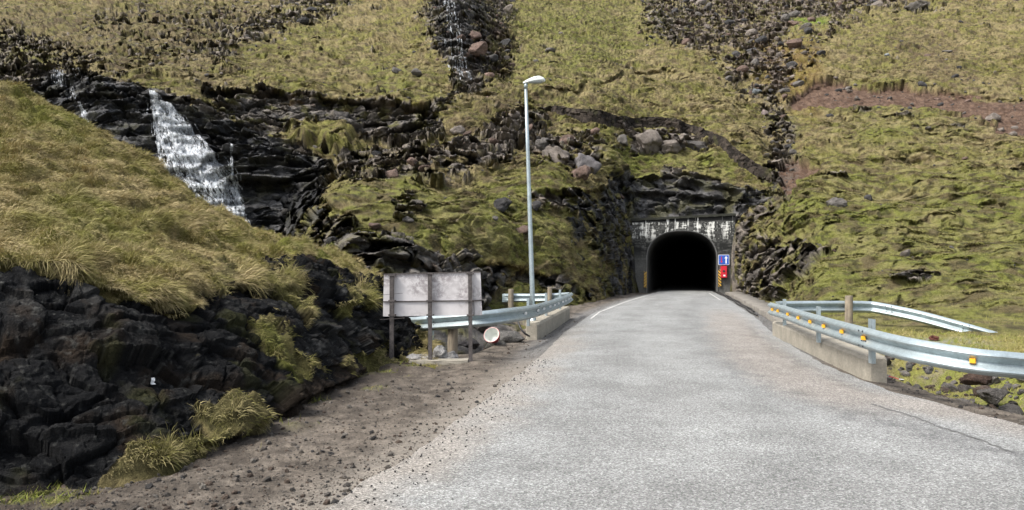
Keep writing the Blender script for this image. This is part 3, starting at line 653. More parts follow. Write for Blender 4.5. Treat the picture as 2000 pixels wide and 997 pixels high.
# ================================================================== FLAT GROUND AND VERGES
def ground_z(X, Y):
    P = np.stack([X, Y, np.zeros_like(X)], -1).reshape(-1, 3); dl = (xl(Y) - X); dr = (X - xr(Y))
    z = zroad(Y) - .012 - .03 * sstep(0, .5, np.maximum(dl, dr))
    rough = (fbm(P * 1.1, 3, 140) * .10 + fbm(P * 4.5, 3, 141) * .035).reshape(X.shape)
    z = z + rough * sstep(.35, 1.6, np.maximum(dl, dr)) + (fbm(P * 14, 2, 142) * .012).reshape(X.shape) * sstep(.1, .6, np.maximum(dl, dr))
    # stream beds on both sides, under the parapets
    ditchL = sstep(1.25, 2.1, dl) * sstep(15.0, 16.6, Y) * (1 - sstep(23, 26, Y)) * sstep(-7, -5, X)
    ditchR = sstep(.55, 1.5, dr) * sstep(8.2, 10.3, Y) * (1 - sstep(14.5, 17.5, Y)) * (1 - sstep(7.5, 9.5, X - .1 * (Y - 10)))
    z = z - .75 * ditchL - .62 * ditchR
    z = z + .10 * sstep(1.5, 4, dr) * sstep(15, 19, Y)
    return z, dl, dr, ditchL, ditchR
px_ = np.concatenate([np.arange(-900, -60, 14.), np.arange(-60, 2060, 2.5), np.arange(2060, 2901, 14.)])
Dr = 1 / np.linspace(1 / 2.3, 1 / 60., 520); GXX = (px_[None, :] - CX) / F * Dr[:, None]; GYY = np.repeat(Dr[:, None], len(px_), 1)
gz, dl, dr, dtL, dtR = ground_z(GXX, GYY)
gp = np.stack([GXX, GYY, gz], -1); gshp = GXX.shape; q = gp.reshape(-1, 3); dlf, drf = dl.ravel(), dr.ravel()
onr = (np.maximum(dlf, drf) < -.12); q[onr, 2] -= .03
tunin = (q[:, 1] > 44) & (q[:, 0] > 7) & (q[:, 0] < 26); q[tunin & ~onr, 2] -= .05
n1 = fbm(q * .9, 4, 150); n2 = fbm(q * 4, 4, 151); n3 = fbm(q * 16, 3, 152)
gra = mixc([.075, .063, .051], [.17, .145, .118], sstep(-.35, .45, n2 + n1 * .5)); gra = mixc(gra, [.05, .042, .035], sstep(.1, .5, n3) * .5)
gra = mixc(gra, [.26, .235, .20], sstep(.75, .0, dlf) * .7 * (dlf > -1) * (drf < -1))
fine_g = mixc([.10, .10, .10], [.17, .17, .165], sstep(-.3, .3, n3)); gra = mixc(gra, fine_g, sstep(12, 16, q[:, 1]) * sstep(.9, .2, np.maximum(dlf, drf)) * .8)
grs = mixc(OLIVE, GREEN, sstep(-.3, .4, n1)); grs = mixc(grs, STRAW, sstep(0, .4, n2) * .6); grs = mixc(grs, BROWN, sstep(.2, .5, n1 * .5 + n3) * .5)
gm = sstep(1.1, 2.0, drf + n1 * .8 + n2 * .3) * sstep(5, 9, q[:, 1]) + sstep(2.2, 3.6, dlf + n1) * sstep(20, 25, q[:, 1]); gm = np.clip(gm, 0, 1)
gm *= 1 - .7 * sstep(-.1, .25, n2) * np.clip(dtL + dtR, 0, 1).ravel()
gmL = sstep(.05, .3, n1 + n2 * .4) * sstep(1.4, 2.3, dlf) * (q[:, 1] > 5) * .6; gm = np.maximum(gm, gmL)
gra = mixc(gra, [.042, .033, .025], sstep(1.2, 2.6, dlf + n1 * .5) * (q[:, 1] < 16) * .75)
gcol = mixc(gra, grs, gm); gcol = mixc(gcol, [.05, .045, .038], dtL.ravel() * .6 * (1 - gm * .5))
gpatch = np.exp(-(((q[:, 0] - 8.6) / 1.6) ** 2 + ((q[:, 1] - 17.2) / .8) ** 2)); gcol = mixc(gcol, [.22, .21, .19], np.clip(gpatch * 1.2, 0, 1) * sstep(-.3, .3, n3 + n2)); 
ground = np_mesh('ground', q, [grid_faces(*gshp)], M_grnd, np.concatenate([gcol, np.ones((len(q), 1))], 1))
tag(ground, kind='structure')
def gz_at(x, y): return float(ground_z(np.array([[float(x)]]), np.array([[float(y)]]))[0][0, 0])
# grass on the flats
N = 260000; D_ = 1 / RNG.uniform(1 / 34., 1 / 5.5, N); pxx = RNG.uniform(-60, 2060, N); X_ = (pxx - CX) / F * D_; Y_ = D_
z_, dl_, dr_, tl_, tr_ = [a[0] for a in ground_z(X_[None], Y_[None])]
P = np.stack([X_, Y_, z_], -1); e1 = fbm(P * np.array([.9, .9, 0]), 4, 150); e2 = fbm(P * np.array([4, 4, 0]), 3, 151)
gmm = (sstep(1.1, 2.0, dr_ + e1 * .8 + e2 * .3) * sstep(5, 9, Y_)); gmm = np.maximum(gmm, sstep(2.2, 3.6, dl_ + e1) * sstep(20, 25, Y_)); gmm = np.maximum(gmm, .5 * sstep(.1, .3, e1 + e2 * .4) * sstep(1.4, 2.3, dl_))
gmm *= 1 - np.clip(np.exp(-(((X_ - 8.6) / 1.6) ** 2 + ((Y_ - 17.2) / .8) ** 2)) * 1.3, 0, 1)
ok = RNG.uniform(0, 1, N) < gmm * (1 - .75 * (tl_ + tr_) * (e2 > -.05)); P = P[ok]; n = len(P); Y_ = Y_[ok]
dv = np.array([.2, 0, .75]) + RNG.normal(size=(n, 3)) * .45; dv[:, 2] = np.abs(dv[:, 2]); dv /= np.linalg.norm(dv, axis=1, keepdims=True)
L = (.05 + .003 * Y_) * RNG.uniform(.6, 1.4, n); Wd = (.003 + .0006 * Y_)
col = mixc(mixc(OLIVE, GREEN * 1.15, sstep(-.2, .3, e1[ok]))* 1.1, STRAW * 1.2, (RNG.uniform(0, 1, n) < .35) * .8) * RNG.uniform(.7, 1.4, n)[:, None]
blades('verge_grass', P, L, Wd, dv, col, 'short grass on the flat ground behind the guardrails')
me = bmesh.new(); bmesh.ops.create_grid(me, x_segments=8, y_segments=8, size=400)
for v_ in me.verts: v_.co.z = -1.6
tag(ob('far_ground', me, mat('far_ground', (.12, .11, .06), .95)), kind='structure')
# near ground behind the camera
me = bmesh.new()
for (a0, b0, a1, b1_) in [(-30, -40, 30, 2.35)]:
    vs = [me.verts.new((x, y, -.06)) for x, y in ((a0, b0), (a1, b0), (a1, b1_), (a0, b1_))]; me.faces.new(vs)
tag(ob('verge', me, mat('verge_dirt', (.13, .11, .09), .95)), kind='structure')

# ------------------------------------------------------------------ road
def b_road(t, b):
    p = coords(t); a = colattr(t)
    vo = nd(t, 'ShaderNodeTexVoronoi'); vo.inputs['Scale'].default_value = 85; t.links.new(p, vo.inputs['Vector'])
    chip = ramp(t, mth(t, 'ADD', nd_sep(t, vo.outputs['Color']), 0), [(.0, .5), (.45, .85), (.75, 1.15), (1.0, 1.75)])
    n2 = tnoise(t, 30, 4, .7); n3 = tnoise(t, 1.3, 4, .6)
    c = mul(t, a.outputs['Color'], mul(t, chip, (1, 1, 1), fac=1.0)); 
    c = mul(t, c, ramp(t, n2, [(.3, .72), (.7, 1.28)])); c = mul(t, c, ramp(t, n3, [(.3, .88), (.7, 1.1)]))
    t.links.new(c, b.inputs['Base Color']); bump(t, b, mth(t, 'ADD', vo.outputs['Distance'], n2), .012, .7)
def nd_sep(t, s):
    n = nd(t, 'ShaderNodeSeparateColor'); t.links.new(s, n.inputs[0]); return n.outputs[0]
M_road = mat('worn_asphalt', rough=.9, spec=.25, build=b_road)
ys = np.concatenate([np.linspace(-40, 2, 20), 1 / np.linspace(1 / 2.2, 1 / 52., 330), np.linspace(53, 108, 20)]); tt = np.linspace(0, 1, 150)
YY = np.repeat(ys[:, None], len(tt), 1); el = (fbm(np.stack([ys * 0, ys, ys * 0], -1) * 1.4, 4, 160) * .12 * (ys < 44))[:, None]; er = (fbm(np.stack([ys * 0 + 5, ys, ys * 0], -1) * 1.4, 4, 161) * .12 * (ys < 44))[:, None]
XX = (xl(YY) + el) * (1 - tt) + (xr(YY) + er) * tt; ZZ = zroad(YY) + .035 * (1 - (2 * tt - 1) ** 2) * (YY < 60) + .0
rp = np.stack([XX, YY, ZZ], -1).reshape(-1, 3); dL = ((tt * (xr(YY) - xl(YY)))).ravel(); dR = (((1 - tt) * (xr(YY) - xl(YY)))).ravel()
a1 = fbm(rp * .8, 4, 162); a2 = fbm(rp * 3, 4, 163)
asph = mixc([.22, .222, .215], [.275, .28, .272], sstep(-.4, .4, a1))
asph *= (1 - .10 * np.exp(-((dL - 1.5 - .2 * a1) / .35) ** 2) - .12 * np.exp(-((dL - 3.4 - .2 * a1) / .4) ** 2) - .08 * sstep(.1, .5, a2))[:, None]
dk = np.exp(-((dR - 1.35 - .25 * a1) / .42) ** 2) * sstep(2, 6, rp[:, 1]) * (1 - sstep(12, 22, rp[:, 1])) * sstep(-.4, .3, a2); asph = mixc(asph, [.13, .13, .13], dk * .75)
band = np.exp(-((dR - .55) / .3) ** 2) * sstep(9, 11, rp[:, 1]) * (1 - sstep(19, 24, rp[:, 1])); asph = mixc(asph, [.10, .098, .092], band * sstep(-.3, .2, a2 + a1) * .75)
dustL = sstep(.75, .0, dL + a1 * .5 + a2 * .25 - .1) * (1 - sstep(16, 24, rp[:, 1])); asph = mixc(asph, [.275, .25, .218], dustL * .8)
dustR = sstep(1.0, .2, np.abs(dR - .95) + a2 * .4) * sstep(8, 10, rp[:, 1]) * (1 - sstep(24, 32, rp[:, 1])) + sstep(.9, .1, dR + a2 * .3) * (1 - sstep(9, 11, rp[:, 1])); asph = mixc(asph, [.27, .24, .21], np.clip(dustR, 0, 1) * .65)
asph = mixc(asph, [.035, .035, .035], sstep(46.3, 49, rp[:, 1]) * .9)  # tunnel shade put into the asphalt colour, fading in from the mouth
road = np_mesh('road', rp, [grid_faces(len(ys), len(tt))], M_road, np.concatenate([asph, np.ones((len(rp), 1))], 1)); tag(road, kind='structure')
# painted edge lines, 4 mm proud, worn away in places
def b_line(t, b):
    n = tnoise(t, 9, 5, .75); t.links.new(ramp(t, n, [(.42, (.27, .265, .25)), (.56, (.68, .67, .63))]), b.inputs['Base Color'])
M_line = mat('road_paint', rough=.8, build=b_line)
def road_line(yA, yB, off, side, wd, n=60):
    ys = np.linspace(yA, yB, n); e = (xl(ys) + off) if side < 0 else (xr(ys) - off); wr = wd * (.75 + .35 * fbm(np.stack([ys, ys * 0, ys * 0], -1) * 3, 3, 170))
    tA = (e - xl(ys)) / (xr(ys) - xl(ys)); z = zroad(ys) + .035 * (1 - (2 * tA - 1) ** 2) + .006
    v = np.stack([np.stack([e - wr / 2, ys, z], -1), np.stack([e + wr / 2, ys, z], -1)], 1).reshape(-1, 3)
    tag(np_mesh('road_marking', v, [grid_faces(n, 2)], M_line), kind='structure')
road_line(24.5, 45.4, .2, -1, .075); road_line(36, 44, .42, 1, .07)

# ================================================================== TUNNEL MOUTH
def TL(t, d, z): return Vector((TO[0] + TR[0] * t + TN[0] * d, TO[1] + TR[1] * t + TN[1] * d, z))
def t_of(px):
    """position along the portal face seen at px"""
    k = (px - CX) / F * 1.0; return (k * TO[1] - TO[0]) / (TR[0] - k * TR[1])
def z_of(px, py):
    t = t_of(px); Y = TO[1] + TR[1] * t; return WP(px, py, Y)[2]
M_conc = lambda n, c, **k: mat(n, c, .9, spec=.25, build=lambda t, b: conc(t, b, c, **k))
def conc(t, b, c, sc=3, dark=.55, bd=.01):
    n1 = tnoise(t, sc, 6, .7); n2 = tnoise(t, sc * 12, 4, .6)
    k = mul(t, tuple(c), ramp(t, n1, [(.3, dark), (.6, 1.05)])); k = mul(t, k, ramp(t, n2, [(.3, .82), (.7, 1.15)]))
    t.links.new(k, b.inputs['Base Color']); bump(t, b, mth(t, 'ADD', n1, n2), bd, .5)
def b_portal(t, b):
    p = coords(t); sx = nd(t, 'ShaderNodeSeparateXYZ'); t.links.new(p, sx.inputs[0]); z = sx.outputs[2]
    mp = nd(t, 'ShaderNodeMapping'); mp.inputs['Scale'].default_value = (4.2, 4.2, .7); t.links.new(p, mp.inputs[0]); drip = tnoise(t, 1, 6, .75, mp.outputs[0])
    mp2 = nd(t, 'ShaderNodeMapping'); mp2.inputs['Scale'].default_value = (1.1, 1.1, 5.5); t.links.new(p, mp2.inputs[0]); flake = tnoise(t, 1, 7, .75, mp2.outputs[0])
    fine = tnoise(t, 14, 4, .7); mp3 = nd(t, 'ShaderNodeMapping'); mp3.inputs['Scale'].default_value = (7.5, 7.5, .25); t.links.new(p, mp3.inputs[0]); st = tnoise(t, 1, 3, .6, mp3.outputs[0])
    grey = mul(t, (.10, .10, .094), ramp(t, fine, [(.3, .7), (.7, 1.3)]))
    def band(a, c_, e, f_):   # 1 between c_ and e, soft
        m1 = nd(t, 'ShaderNodeMapRange', interpolation_type='SMOOTHSTEP'); m1.inputs[1].default_value = a; m1.inputs[2].default_value = c_; t.links.new(z, m1.inputs[0])
        m2 = nd(t, 'ShaderNodeMapRange', interpolation_type='SMOOTHSTEP'); m2.inputs[1].default_value = e; m2.inputs[2].default_value = f_; m2.inputs[3].default_value = 1; m2.inputs[4].default_value = 0; t.links.new(z, m2.inputs[0])
        return mth(t, 'MULTIPLY', m1.outputs[0], m2.outputs[0])
    # black algae over the upper wall, with flakes of white limewash showing through
    alg = ramp(t, mth(t, 'ADD', mth(t, 'MULTIPLY', flake, .6), mth(t, 'MULTIPLY', drip, .4)), [(.41, 0.0), (.49, 1.0)])
    alg = mth(t, 'MULTIPLY', alg, band(1.6, 2.8, 6, 7)); top = band(4.35, 4.45, 6, 7)
    white = ramp(t, mth(t, 'ADD', mth(t, 'MULTIPLY', flake, .45), mth(t, 'MULTIPLY', drip, .55)), [(.50, 0.0), (.55, 1.0)]); white = mth(t, 'MULTIPLY', white, band(3.0, 3.75, 4.28, 4.4))
    strk = mth(t, 'MULTIPLY', ramp(t, st, [(.60, 0.0), (.64, 1.0)]), band(3.3, 3.7, 4.68, 4.8))
    c = mul(t, grey, (.018, .019, .018), 'MIX', alg); c = mul(t, c, (.014, .014, .014), 'MIX', mth(t, 'MULTIPLY', top, .93)); 
    c = mul(t, c, (.62, .62, .58), 'MIX', white); c = mul(t, c, (.72, .72, .68), 'MIX', strk)
    t.links.new(c, b.inputs['Base Color']); bump(t, b, mth(t, 'ADD', fine, flake), .03, .5)
M_portal = mat('portal_limewash', rough=.9, spec=.2, build=b_portal)
M_lining = M_conc('tunnel_lining_concrete', (.13, .13, .125), sc=1.5)
tunnel = empty('tunnel_portal', TL(0, 0, .15), 'stained concrete tunnel mouth with a dark arched opening at the end of the road', 'tunnel')
def TC(v): return v - tunnel.location
# arch outline, left foot over the crown to the right foot
tl, t_r = t_of(1264), t_of(1400); zb, zt = -.05, z_of(1330, 452); hw = (t_r - tl) / 2; tc = (t_r + tl) / 2; zs = 2.0
arch = [(tc - hw, zb + (zs - zb) * k / 8) for k in range(8)]
for k in range(33):
    a = math.pi * (1 - k / 32); ca, sa = math.cos(a), math.sin(a); e = 2 / 2.35
    arch.append((tc + hw * math.copysign(abs(ca) ** e, ca), zs + (zt - zs) * abs(sa) ** e))
arch += [(tc + hw, zs - (zs - zb) * (k + 1) / 8) for k in range(8)]
tL0, tR0 = t_of(1234), t_of(1436); zTL, zTR = z_of(1236, 429), z_of(1436, 418)
def outer(t, z):
    """radial partner of an arch point on the wall's outline"""
    dx, dz = t - tc, max(z, .0) - 1.2
    if z <= zs * .999:
        ex = (tL0 + .45 * (1 - z / zs)) if t < tc else (tR0 - .35 * (1 - z / zs)); return ex, z
    s_ = 1e9
    if dx < 0: s_ = min(s_, (tL0 - tc) / dx)
    if dx > 0: s_ = min(s_, (tR0 - tc) / dx)
    ztop = zTL + (zTR - zTL) * (t - tL0) / (tR0 - tL0)
    if dz > 0: s_ = min(s_, (ztop - 1.2) / dz)
    return tc + dx * s_, 1.2 + dz * s_
NR = 14; vs = []; 
for (t, z) in arch:
    o_ = outer(t, z); 
    for k in range(NR + 1):
        f_ = k / NR; vs.append((t + (o_[0] - t) * f_, z + (o_[1] - z) * f_))
na = len(arch); V2 = np.array([TL(t, 0, z) for t, z in vs]); V2[:, :2] -= TN * (fbm(V2 * 1.6, 4, 200) * .05)[:, None]
# a return of the wall: rim into the opening and top/side faces going back
rim = np.array([TL(t, .0, z) for t, z in arch]); 
fcs = [grid_faces(na, NR + 1)]; allv = [V2]; base = len(V2)
edge = V2.reshape(na, NR + 1, 3)[:, -1]; back = edge + np.array([TN[0], TN[1], 0]) * 1.1
allv += [edge, back]; i0 = base + np.arange(na); i1_ = i0 + na; fcs.append(np.stack([i0[:-1], i0[1:], i1_[1:], i1_[:-1]], 1)); 
np_mesh('portal_wall', np.concatenate(allv) - np.array(tunnel.location), fcs, M_portal, smooth=False, parent=tunnel)
# coping slab along the top
bm = bmesh.new(); n_ = 40; rows_ = []
for k in range(n_ + 1):
    t = tL0 - .05 + (tR0 - tL0 + .1) * k / n_; zt_ = zTL + (zTR - zTL) * k / n_ + .012 * math.sin(k * 1.7)
    rows_.append([bm.verts.new(TC(TL(t, d, zt_ + h))) for d, h in ((-.09, -.10), (-.09, .035), (.9, .05), (.9, -.10))])
for k in range(n_):
    for j in range(4): bm.faces.new((rows_[k][j], rows_[k][(j + 1) % 4], rows_[k + 1][(j + 1) % 4], rows_[k + 1][j]))
bm.faces.new(rows_[0]); bm.faces.new(rows_[-1][::-1]); bmesh.ops.recalc_face_normals(bm, faces=bm.faces)
ob('coping', bm, M_conc('mossy_coping', (.035, .036, .028), sc=5), tunnel)
# lining: projecting rim then the bore
ds = [-.06, -.06, 0.0, 1, 3, 6, 12, 25, 62]; ins = [.06, .0, .0, .0, .0, .0, .0, .0, .0]
ring = []
for d, i_ in zip(ds, ins):
    for (t, z) in arch:
        sx = 1 + i_ / hw; ring.append(TC(TL(tc + (t - tc) * sx * .999, d, z if z < .2 else (z + (i_ * .9)) * .999)))
fl_ = np.arange(2, len(ds)) * na; fl_ = np.stack([fl_[:-1], fl_[:-1] + na - 1, fl_[1:] + na - 1, fl_[1:]], 1)
np_mesh('tunnel_lining', np.array(ring), [grid_faces(len(ds), na), fl_], M_lining, smooth=True, parent=tunnel)
bm = bmesh.new(); f_ = [bm.verts.new(TC(TL(tc + (t - tc) * 1.3, 61.5, z * 1.3 - .3))) for t, z in arch]; bm.faces.new(f_); ob('dark_cap', bm, mat('bore_darkness', (.01, .01, .01), 1), tunnel)  # added black cap shuts the bore; its colour stands in for the darkness further in

# hazard boards
def b_haz(t, b):
    tc_ = nd(t, 'ShaderNodeTexCoord'); sx = nd(t, 'ShaderNodeSeparateXYZ'); t.links.new(tc_.outputs['Object'], sx.inputs[0])
    v = mth(t, 'ADD', sx.outputs[2], mth(t, 'MULTIPLY', sx.outputs[0], -.9 if b_haz.flip else .9))
    f = mth(t, 'FRACT', mth(t, 'MULTIPLY', v, 5.6)); k = mth(t, 'GREATER_THAN', f, .48)
    c = mul(t, (.02, .02, .02), (.70, .42, .05), 'MIX', k); n = tnoise(t, 20, 4); c = mul(t, c, ramp(t, n, [(.3, .75), (.7, 1.1)])); t.links.new(c, b.inputs['Base Color'])
def hazard(px, y0, y1, flip, label):
    b_haz.flip = flip; m = mat('hazard_stripes', rough=.5, build=b_haz); t = t_of(px); z0, z1 = z_of(px, y1), z_of(px, y0)
    bm = bmesh.new(); box(bm, (0, 0, (z1 - z0) / 2), (.17, .02, z1 - z0)); o = ob('hazard_marker', bm, m, bevel=.004)
    o.location = TL(t, -.10, z0); o.rotation_euler.z = -TA; tag(o, label, 'hazard marker', 'striped boards at the tunnel mouth')
    bm = bmesh.new()
    box(bm, (0, .035, .12), (.05, .05, .04)); ob('bracket', bm, M_galv, o); bm = bmesh.new(); box(bm, (0, .035, z1 - z0 - .12), (.05, .05, .04)); ob('bracket', bm, M_galv, o)
def b_galv(t, b):
    n = tnoise(t, 6, 5, .7); n2 = tnoise(t, 60, 2); c = mul(t, (.40, .47, .49), ramp(t, n, [(.3, .72), (.7, 1.12)])); c = mul(t, c, ramp(t, n2, [(.3, .9), (.7, 1.08)])); t.links.new(c, b.inputs['Base Color'])
    t.links.new(ramp(t, n, [(.3, .5), (.7, .36)]), b.inputs['Roughness'])
M_galv = mat('galvanised_steel', (.4, .47, .49), .4, .55, build=b_galv)
hazard(1260.5, 531, 562, True, 'yellow and black striped board to the left of the dark tunnel opening')
hazard(1405.5, 527, 560, False, 'yellow and black striped board under the blue sign, beside the red box')
# priority sign
def flat_shape(name, pts, y, m, parent, th=.004):
    bm = bmesh.new(); f = bm.faces.new([bm.verts.new((x, y, z)) for x, z in pts]); r = bmesh.ops.extrude_face_region(bm, geom=[f]); bmesh.ops.translate(bm, verts=[e for e in r['geom'] if isinstance(e, bmesh.types.BMVert)], vec=(0, -th, 0)); bmesh.ops.recalc_face_normals(bm, faces=bm.faces)
    return ob(name, bm, m, parent)
ps = empty('priority_sign', TL(t_of(1413.5), -.12, z_of(1413.5, 508)), 'square blue sign with white up arrow and red down arrow on the tunnel wall', 'road sign'); ps.rotation_euler.z = -TA
M_blue = mat('sign_blue', (.012, .085, .42), .4); M_white = mat('sign_white', (.8, .8, .8), .4); M_red = mat('sign_red', (.45, .02, .05), .4); M_grey = mat('sign_back_grey', (.3, .3, .3), .5, .6)
def rrect(w_, h_, r_, n=5):
    P_ = []
    for cx_, cz_, a0 in ((w_ / 2 - r_, h_ / 2 - r_, 0), (-w_ / 2 + r_, h_ / 2 - r_, 90), (-w_ / 2 + r_, -h_ / 2 + r_, 180), (w_ / 2 - r_, -h_ / 2 + r_, 270)):
        for k in range(n + 1): a = R(a0 + 90 * k / n); P_.append((cx_ + r_ * math.cos(a), cz_ + r_ * math.sin(a)))
    return P_
flat_shape('border', rrect(.62, .60, .04), 0, M_white, ps, .012); flat_shape('panel', rrect(.575, .555, .03), -.013, M_blue, ps)
def arrow(cx_, w_, h_, hd, hwid, up): 
    s_ = 1 if up else -1; P_ = [(-w_ / 2, -h_ / 2), (w_ / 2, -h_ / 2), (w_ / 2, h_ / 2 - hd), (hwid / 2, h_ / 2 - hd), (0, h_ / 2), (-hwid / 2, h_ / 2 - hd), (-w_ / 2, h_ / 2 - hd)]
    return [(cx_ + x, z * s_) for x, z in P_]
flat_shape('white_arrow', arrow(.13, .065, .44, .13, .20, True), -.018, M_white, ps); flat_shape('red_arrow', arrow(-.13, .055, .38, .11, .15, False), -.018, M_red, ps)
bm = bmesh.new(); box(bm, (0, .05, .15), (.4, .1, .03)); ob('bracket', bm, M_galv, ps); bm = bmesh.new(); box(bm, (0, .05, -.15), (.4, .1, .03)); ob('bracket', bm, M_galv, ps)
# red emergency cabinet
rb_ = empty('emergency_box', TL(t_of(1413.5), -.02, z_of(1413.5, 543)), 'red emergency cabinet mounted on the wall just below the blue sign', 'cabinet'); rb_.rotation_euler.z = -TA
M_rbox = mat('red_enamel', (.55, .012, .03), .35); hb = z_of(1413.5, 520) - z_of(1413.5, 543)
bm = bmesh.new(); box(bm, (0, -.11, hb / 2), (.36, .22, hb)); ob('cabinet_body', bm, M_rbox, rb_, bevel=.015)
bm = bmesh.new(); box(bm, (0, -.226, hb / 2), (.30, .012, hb - .07)); dr_ = ob('door', bm, M_rbox, rb_, bevel=.005)
bm = bmesh.new(); tube(bm, [(0, -.232, hb * .56 + .001 * k) if k == 0 else (0, -.245, hb * .56) for k in range(2)], .07, 20); ob('dial', bm, mat('black_rubber', (.02, .02, .02), .5), dr_)
bm = bmesh.new(); box(bm, (.02, -.235, hb * .2), (.12, .006, .09)); ob('sticker', bm, M_white, dr_)
bm = bmesh.new(); box(bm, (0, -.24, hb * .38), (.03, .03, .12)); ob('handle', bm, M_rbox, dr_, bevel=.005)

# ================================================================== GUARDRAILS
PROF = [(.012, .0), (.035, -.012), (.075, -.045), (.083, -.065), (.075, -.085), (.03, -.125), (.004, -.155), (.03, -.185), (.075, -.225), (.083, -.245), (.075, -.265), (.035, -.298), (.012, -.31)]
def beam(name, path, side, parent, th=.006):
    """W-beam swept along path (its top edge); side=+1: humps to the right of travel"""
    bm = bmesh.new(); prev = None; o0 = parent.location
    for i, p in enumerate(path):
        t = (path[min(i + 1, len(path) - 1)] - path[max(i - 1, 0)]); t.z = 0; t.normalize(); nrm = Vector((t.y, -t.x, 0)) * side
        r1 = [bm.verts.new(p + nrm * d + Vector((0, 0, z)) - o0) for d, z in PROF]; r2 = [bm.verts.new(p + nrm * (d - th) + Vector((0, 0, z)) - o0) for d, z in PROF]
        if prev:
            for a_, b_ in ((prev[0], r1), (prev[1], r2)):
                for k in range(len(PROF) - 1): bm.faces.new((a_[k], a_[k + 1], b_[k + 1], b_[k]))
            for e in (0, -1): bm.faces.new((prev[0][e], prev[1][e], r2[e], r1[e]))
        else: first = (r1, r2)
        prev = (r1, r2)
    for rr in (first, prev):
        for k in range(len(PROF) - 1): bm.faces.new((rr[0][k], rr[0][k + 1], rr[1][k + 1], rr[1][k]))
    bmesh.ops.recalc_face_normals(bm, faces=bm.faces)
    return ob(name, bm, M_galv, parent, smooth=False)
def path_at(path, px):
    """point and heading where the path is seen at px"""
    q = np.array([list(p) for p in path]); X, _ = PX(q)
    k = int(np.argmin(np.abs(X - px))); t = (path[min(k + 1, len(path) - 1)] - path[max(k - 1, 0)]); t.z = 0; t.normalize(); return path[k].copy(), t
def post(parent, p, t, side, ztop, zbot, w_=.10, d_=.055, name='post', m=None, off=.05):
    nrm = Vector((t.y, -t.x, 0)) * side; c = p - nrm * (off + d_ / 2) - parent.location; ang = math.atan2(t.y, t.x)
    bm = bmesh.new(); h_ = ztop - zbot; Mr = Matrix.Rotation(ang, 3, 'Z')
    # C-section: web and two flanges
    box(bm, (c.x, c.y, zbot + h_ / 2 - parent.location.z), (w_, .006, h_), Mr); 
    for s_ in (-1, 1):
        q_ = Mr @ Vector((s_ * (w_ / 2 - .003), -.0 - side * -1 * d_ / 2, 0)); box(bm, (c.x + q_.x, c.y + q_.y, zbot + h_ / 2 - parent.location.z), (.006, d_, h_ - .004), Mr)
    return ob(name, bm, m or M_galv, parent)
def b_wood(t, b):
    p = coords(t); mp = nd(t, 'ShaderNodeMapping'); mp.inputs['Scale'].default_value = (30, 30, 2.2); t.links.new(p, mp.inputs[0]); n = tnoise(t, 1, 6, .7, mp.outputs[0]); n2 = tnoise(t, 4, 4)
    c = ramp(t, n, [(.3, (.13, .105, .08)), (.5, (.26, .22, .165)), (.7, (.34, .29, .22))]); c = mul(t, c, ramp(t, n2, [(.3, .7), (.7, 1.15)])); t.links.new(c, b.inputs['Base Color']); bump(t, b, n, .008, .6)
M_wood = mat('weathered_wood', rough=.85, spec=.2, build=b_wood)
def wood_post(parent, p, r_, z0, z1):
    bm = bmesh.new(); o0 = parent.location; tube(bm, [(p.x - o0.x, p.y - o0.y, z0 - o0.z), (p.x - o0.x, p.y - o0.y, (z0 + z1) / 2 - o0.z), (p.x - o0.x + .01, p.y - o0.y, z1 - .01 - o0.z), (p.x - o0.x + .01, p.y - o0.y, z1 - o0.z)], [r_ * 1.04, r_, r_ * .98, r_ * .92], 18)
    return ob('wooden_post', bm, M_wood, parent, smooth=False)
M_bolt = mat('bolt_dark', (.08, .09, .1), .5, .6)
def bolts(parent, path, px, side):
    p, t = path_at(path, px); nrm = Vector((t.y, -t.x, 0)) * side
    for a_, z_, d_ in ((-.07, -.05, .083), (.07, -.05, .083), (-.07, -.13, .034), (.07, -.13, .034), (-.07, -.19, .04), (.07, -.19, .04), (-.07, -.262, .082), (.07, -.262, .082)):
        bm = bmesh.new(); q_ = p + t * a_ + nrm * d_ + Vector((0, 0, z_)) - parent.location; tube(bm, [q_, q_ + nrm * .012], .013, 8); ob('bolt', bm, M_bolt, parent)
M_refl_y = mat('amber_reflector', (.80, .40, .02), .3); M_refl_w = mat('white_reflector', (.82, .82, .80), .3)
def reflector(parent, path, px, side, m, proto=[None]):
    p, t = path_at(path, px); nrm = Vector((t.y, -t.x, 0)) * side
    bm = bmesh.new(); vs = box(bm, (0, 0, 0), (.075, .045, .062))
    for v_ in vs:
        if v_.co.y > 0: v_.co.x *= .8; v_.co.z *= .85
    ang = math.atan2(nrm.y, nrm.x) - math.pi / 2; o = ob('reflector', bm, m, parent, bevel=.003)
    o.location = p + nrm * .052 + Vector((0, 0, -.152)) - parent.location; o.rotation_euler.z = ang; return o
# right-hand front rail
RF = [V(1506, 591, 18.6), V(1528, 596, 17.4), V(1560, 605, 15.4), V(1600, 616, 13.6), V(1650, 629, 12.0), V(1693, 640, 11.0), V(1745, 653, 10.25), V(1800, 664, 9.75), V(1900, 680, 9.3), V(2000, 690, 9.15), V(2300, 718, 9.0), V(2700, 760, 8.6)]
RFs = spline(RF, 10)
gr = empty('guardrail', (RF[5].x, RF[5].y, 0), 'long galvanised guardrail with amber reflectors bolted to the right-hand concrete parapet', 'guardrail')
beam('rail_beam', RFs, 1 if (RFs[60].x > 0) else 1, gr)
SIDE_R = 1
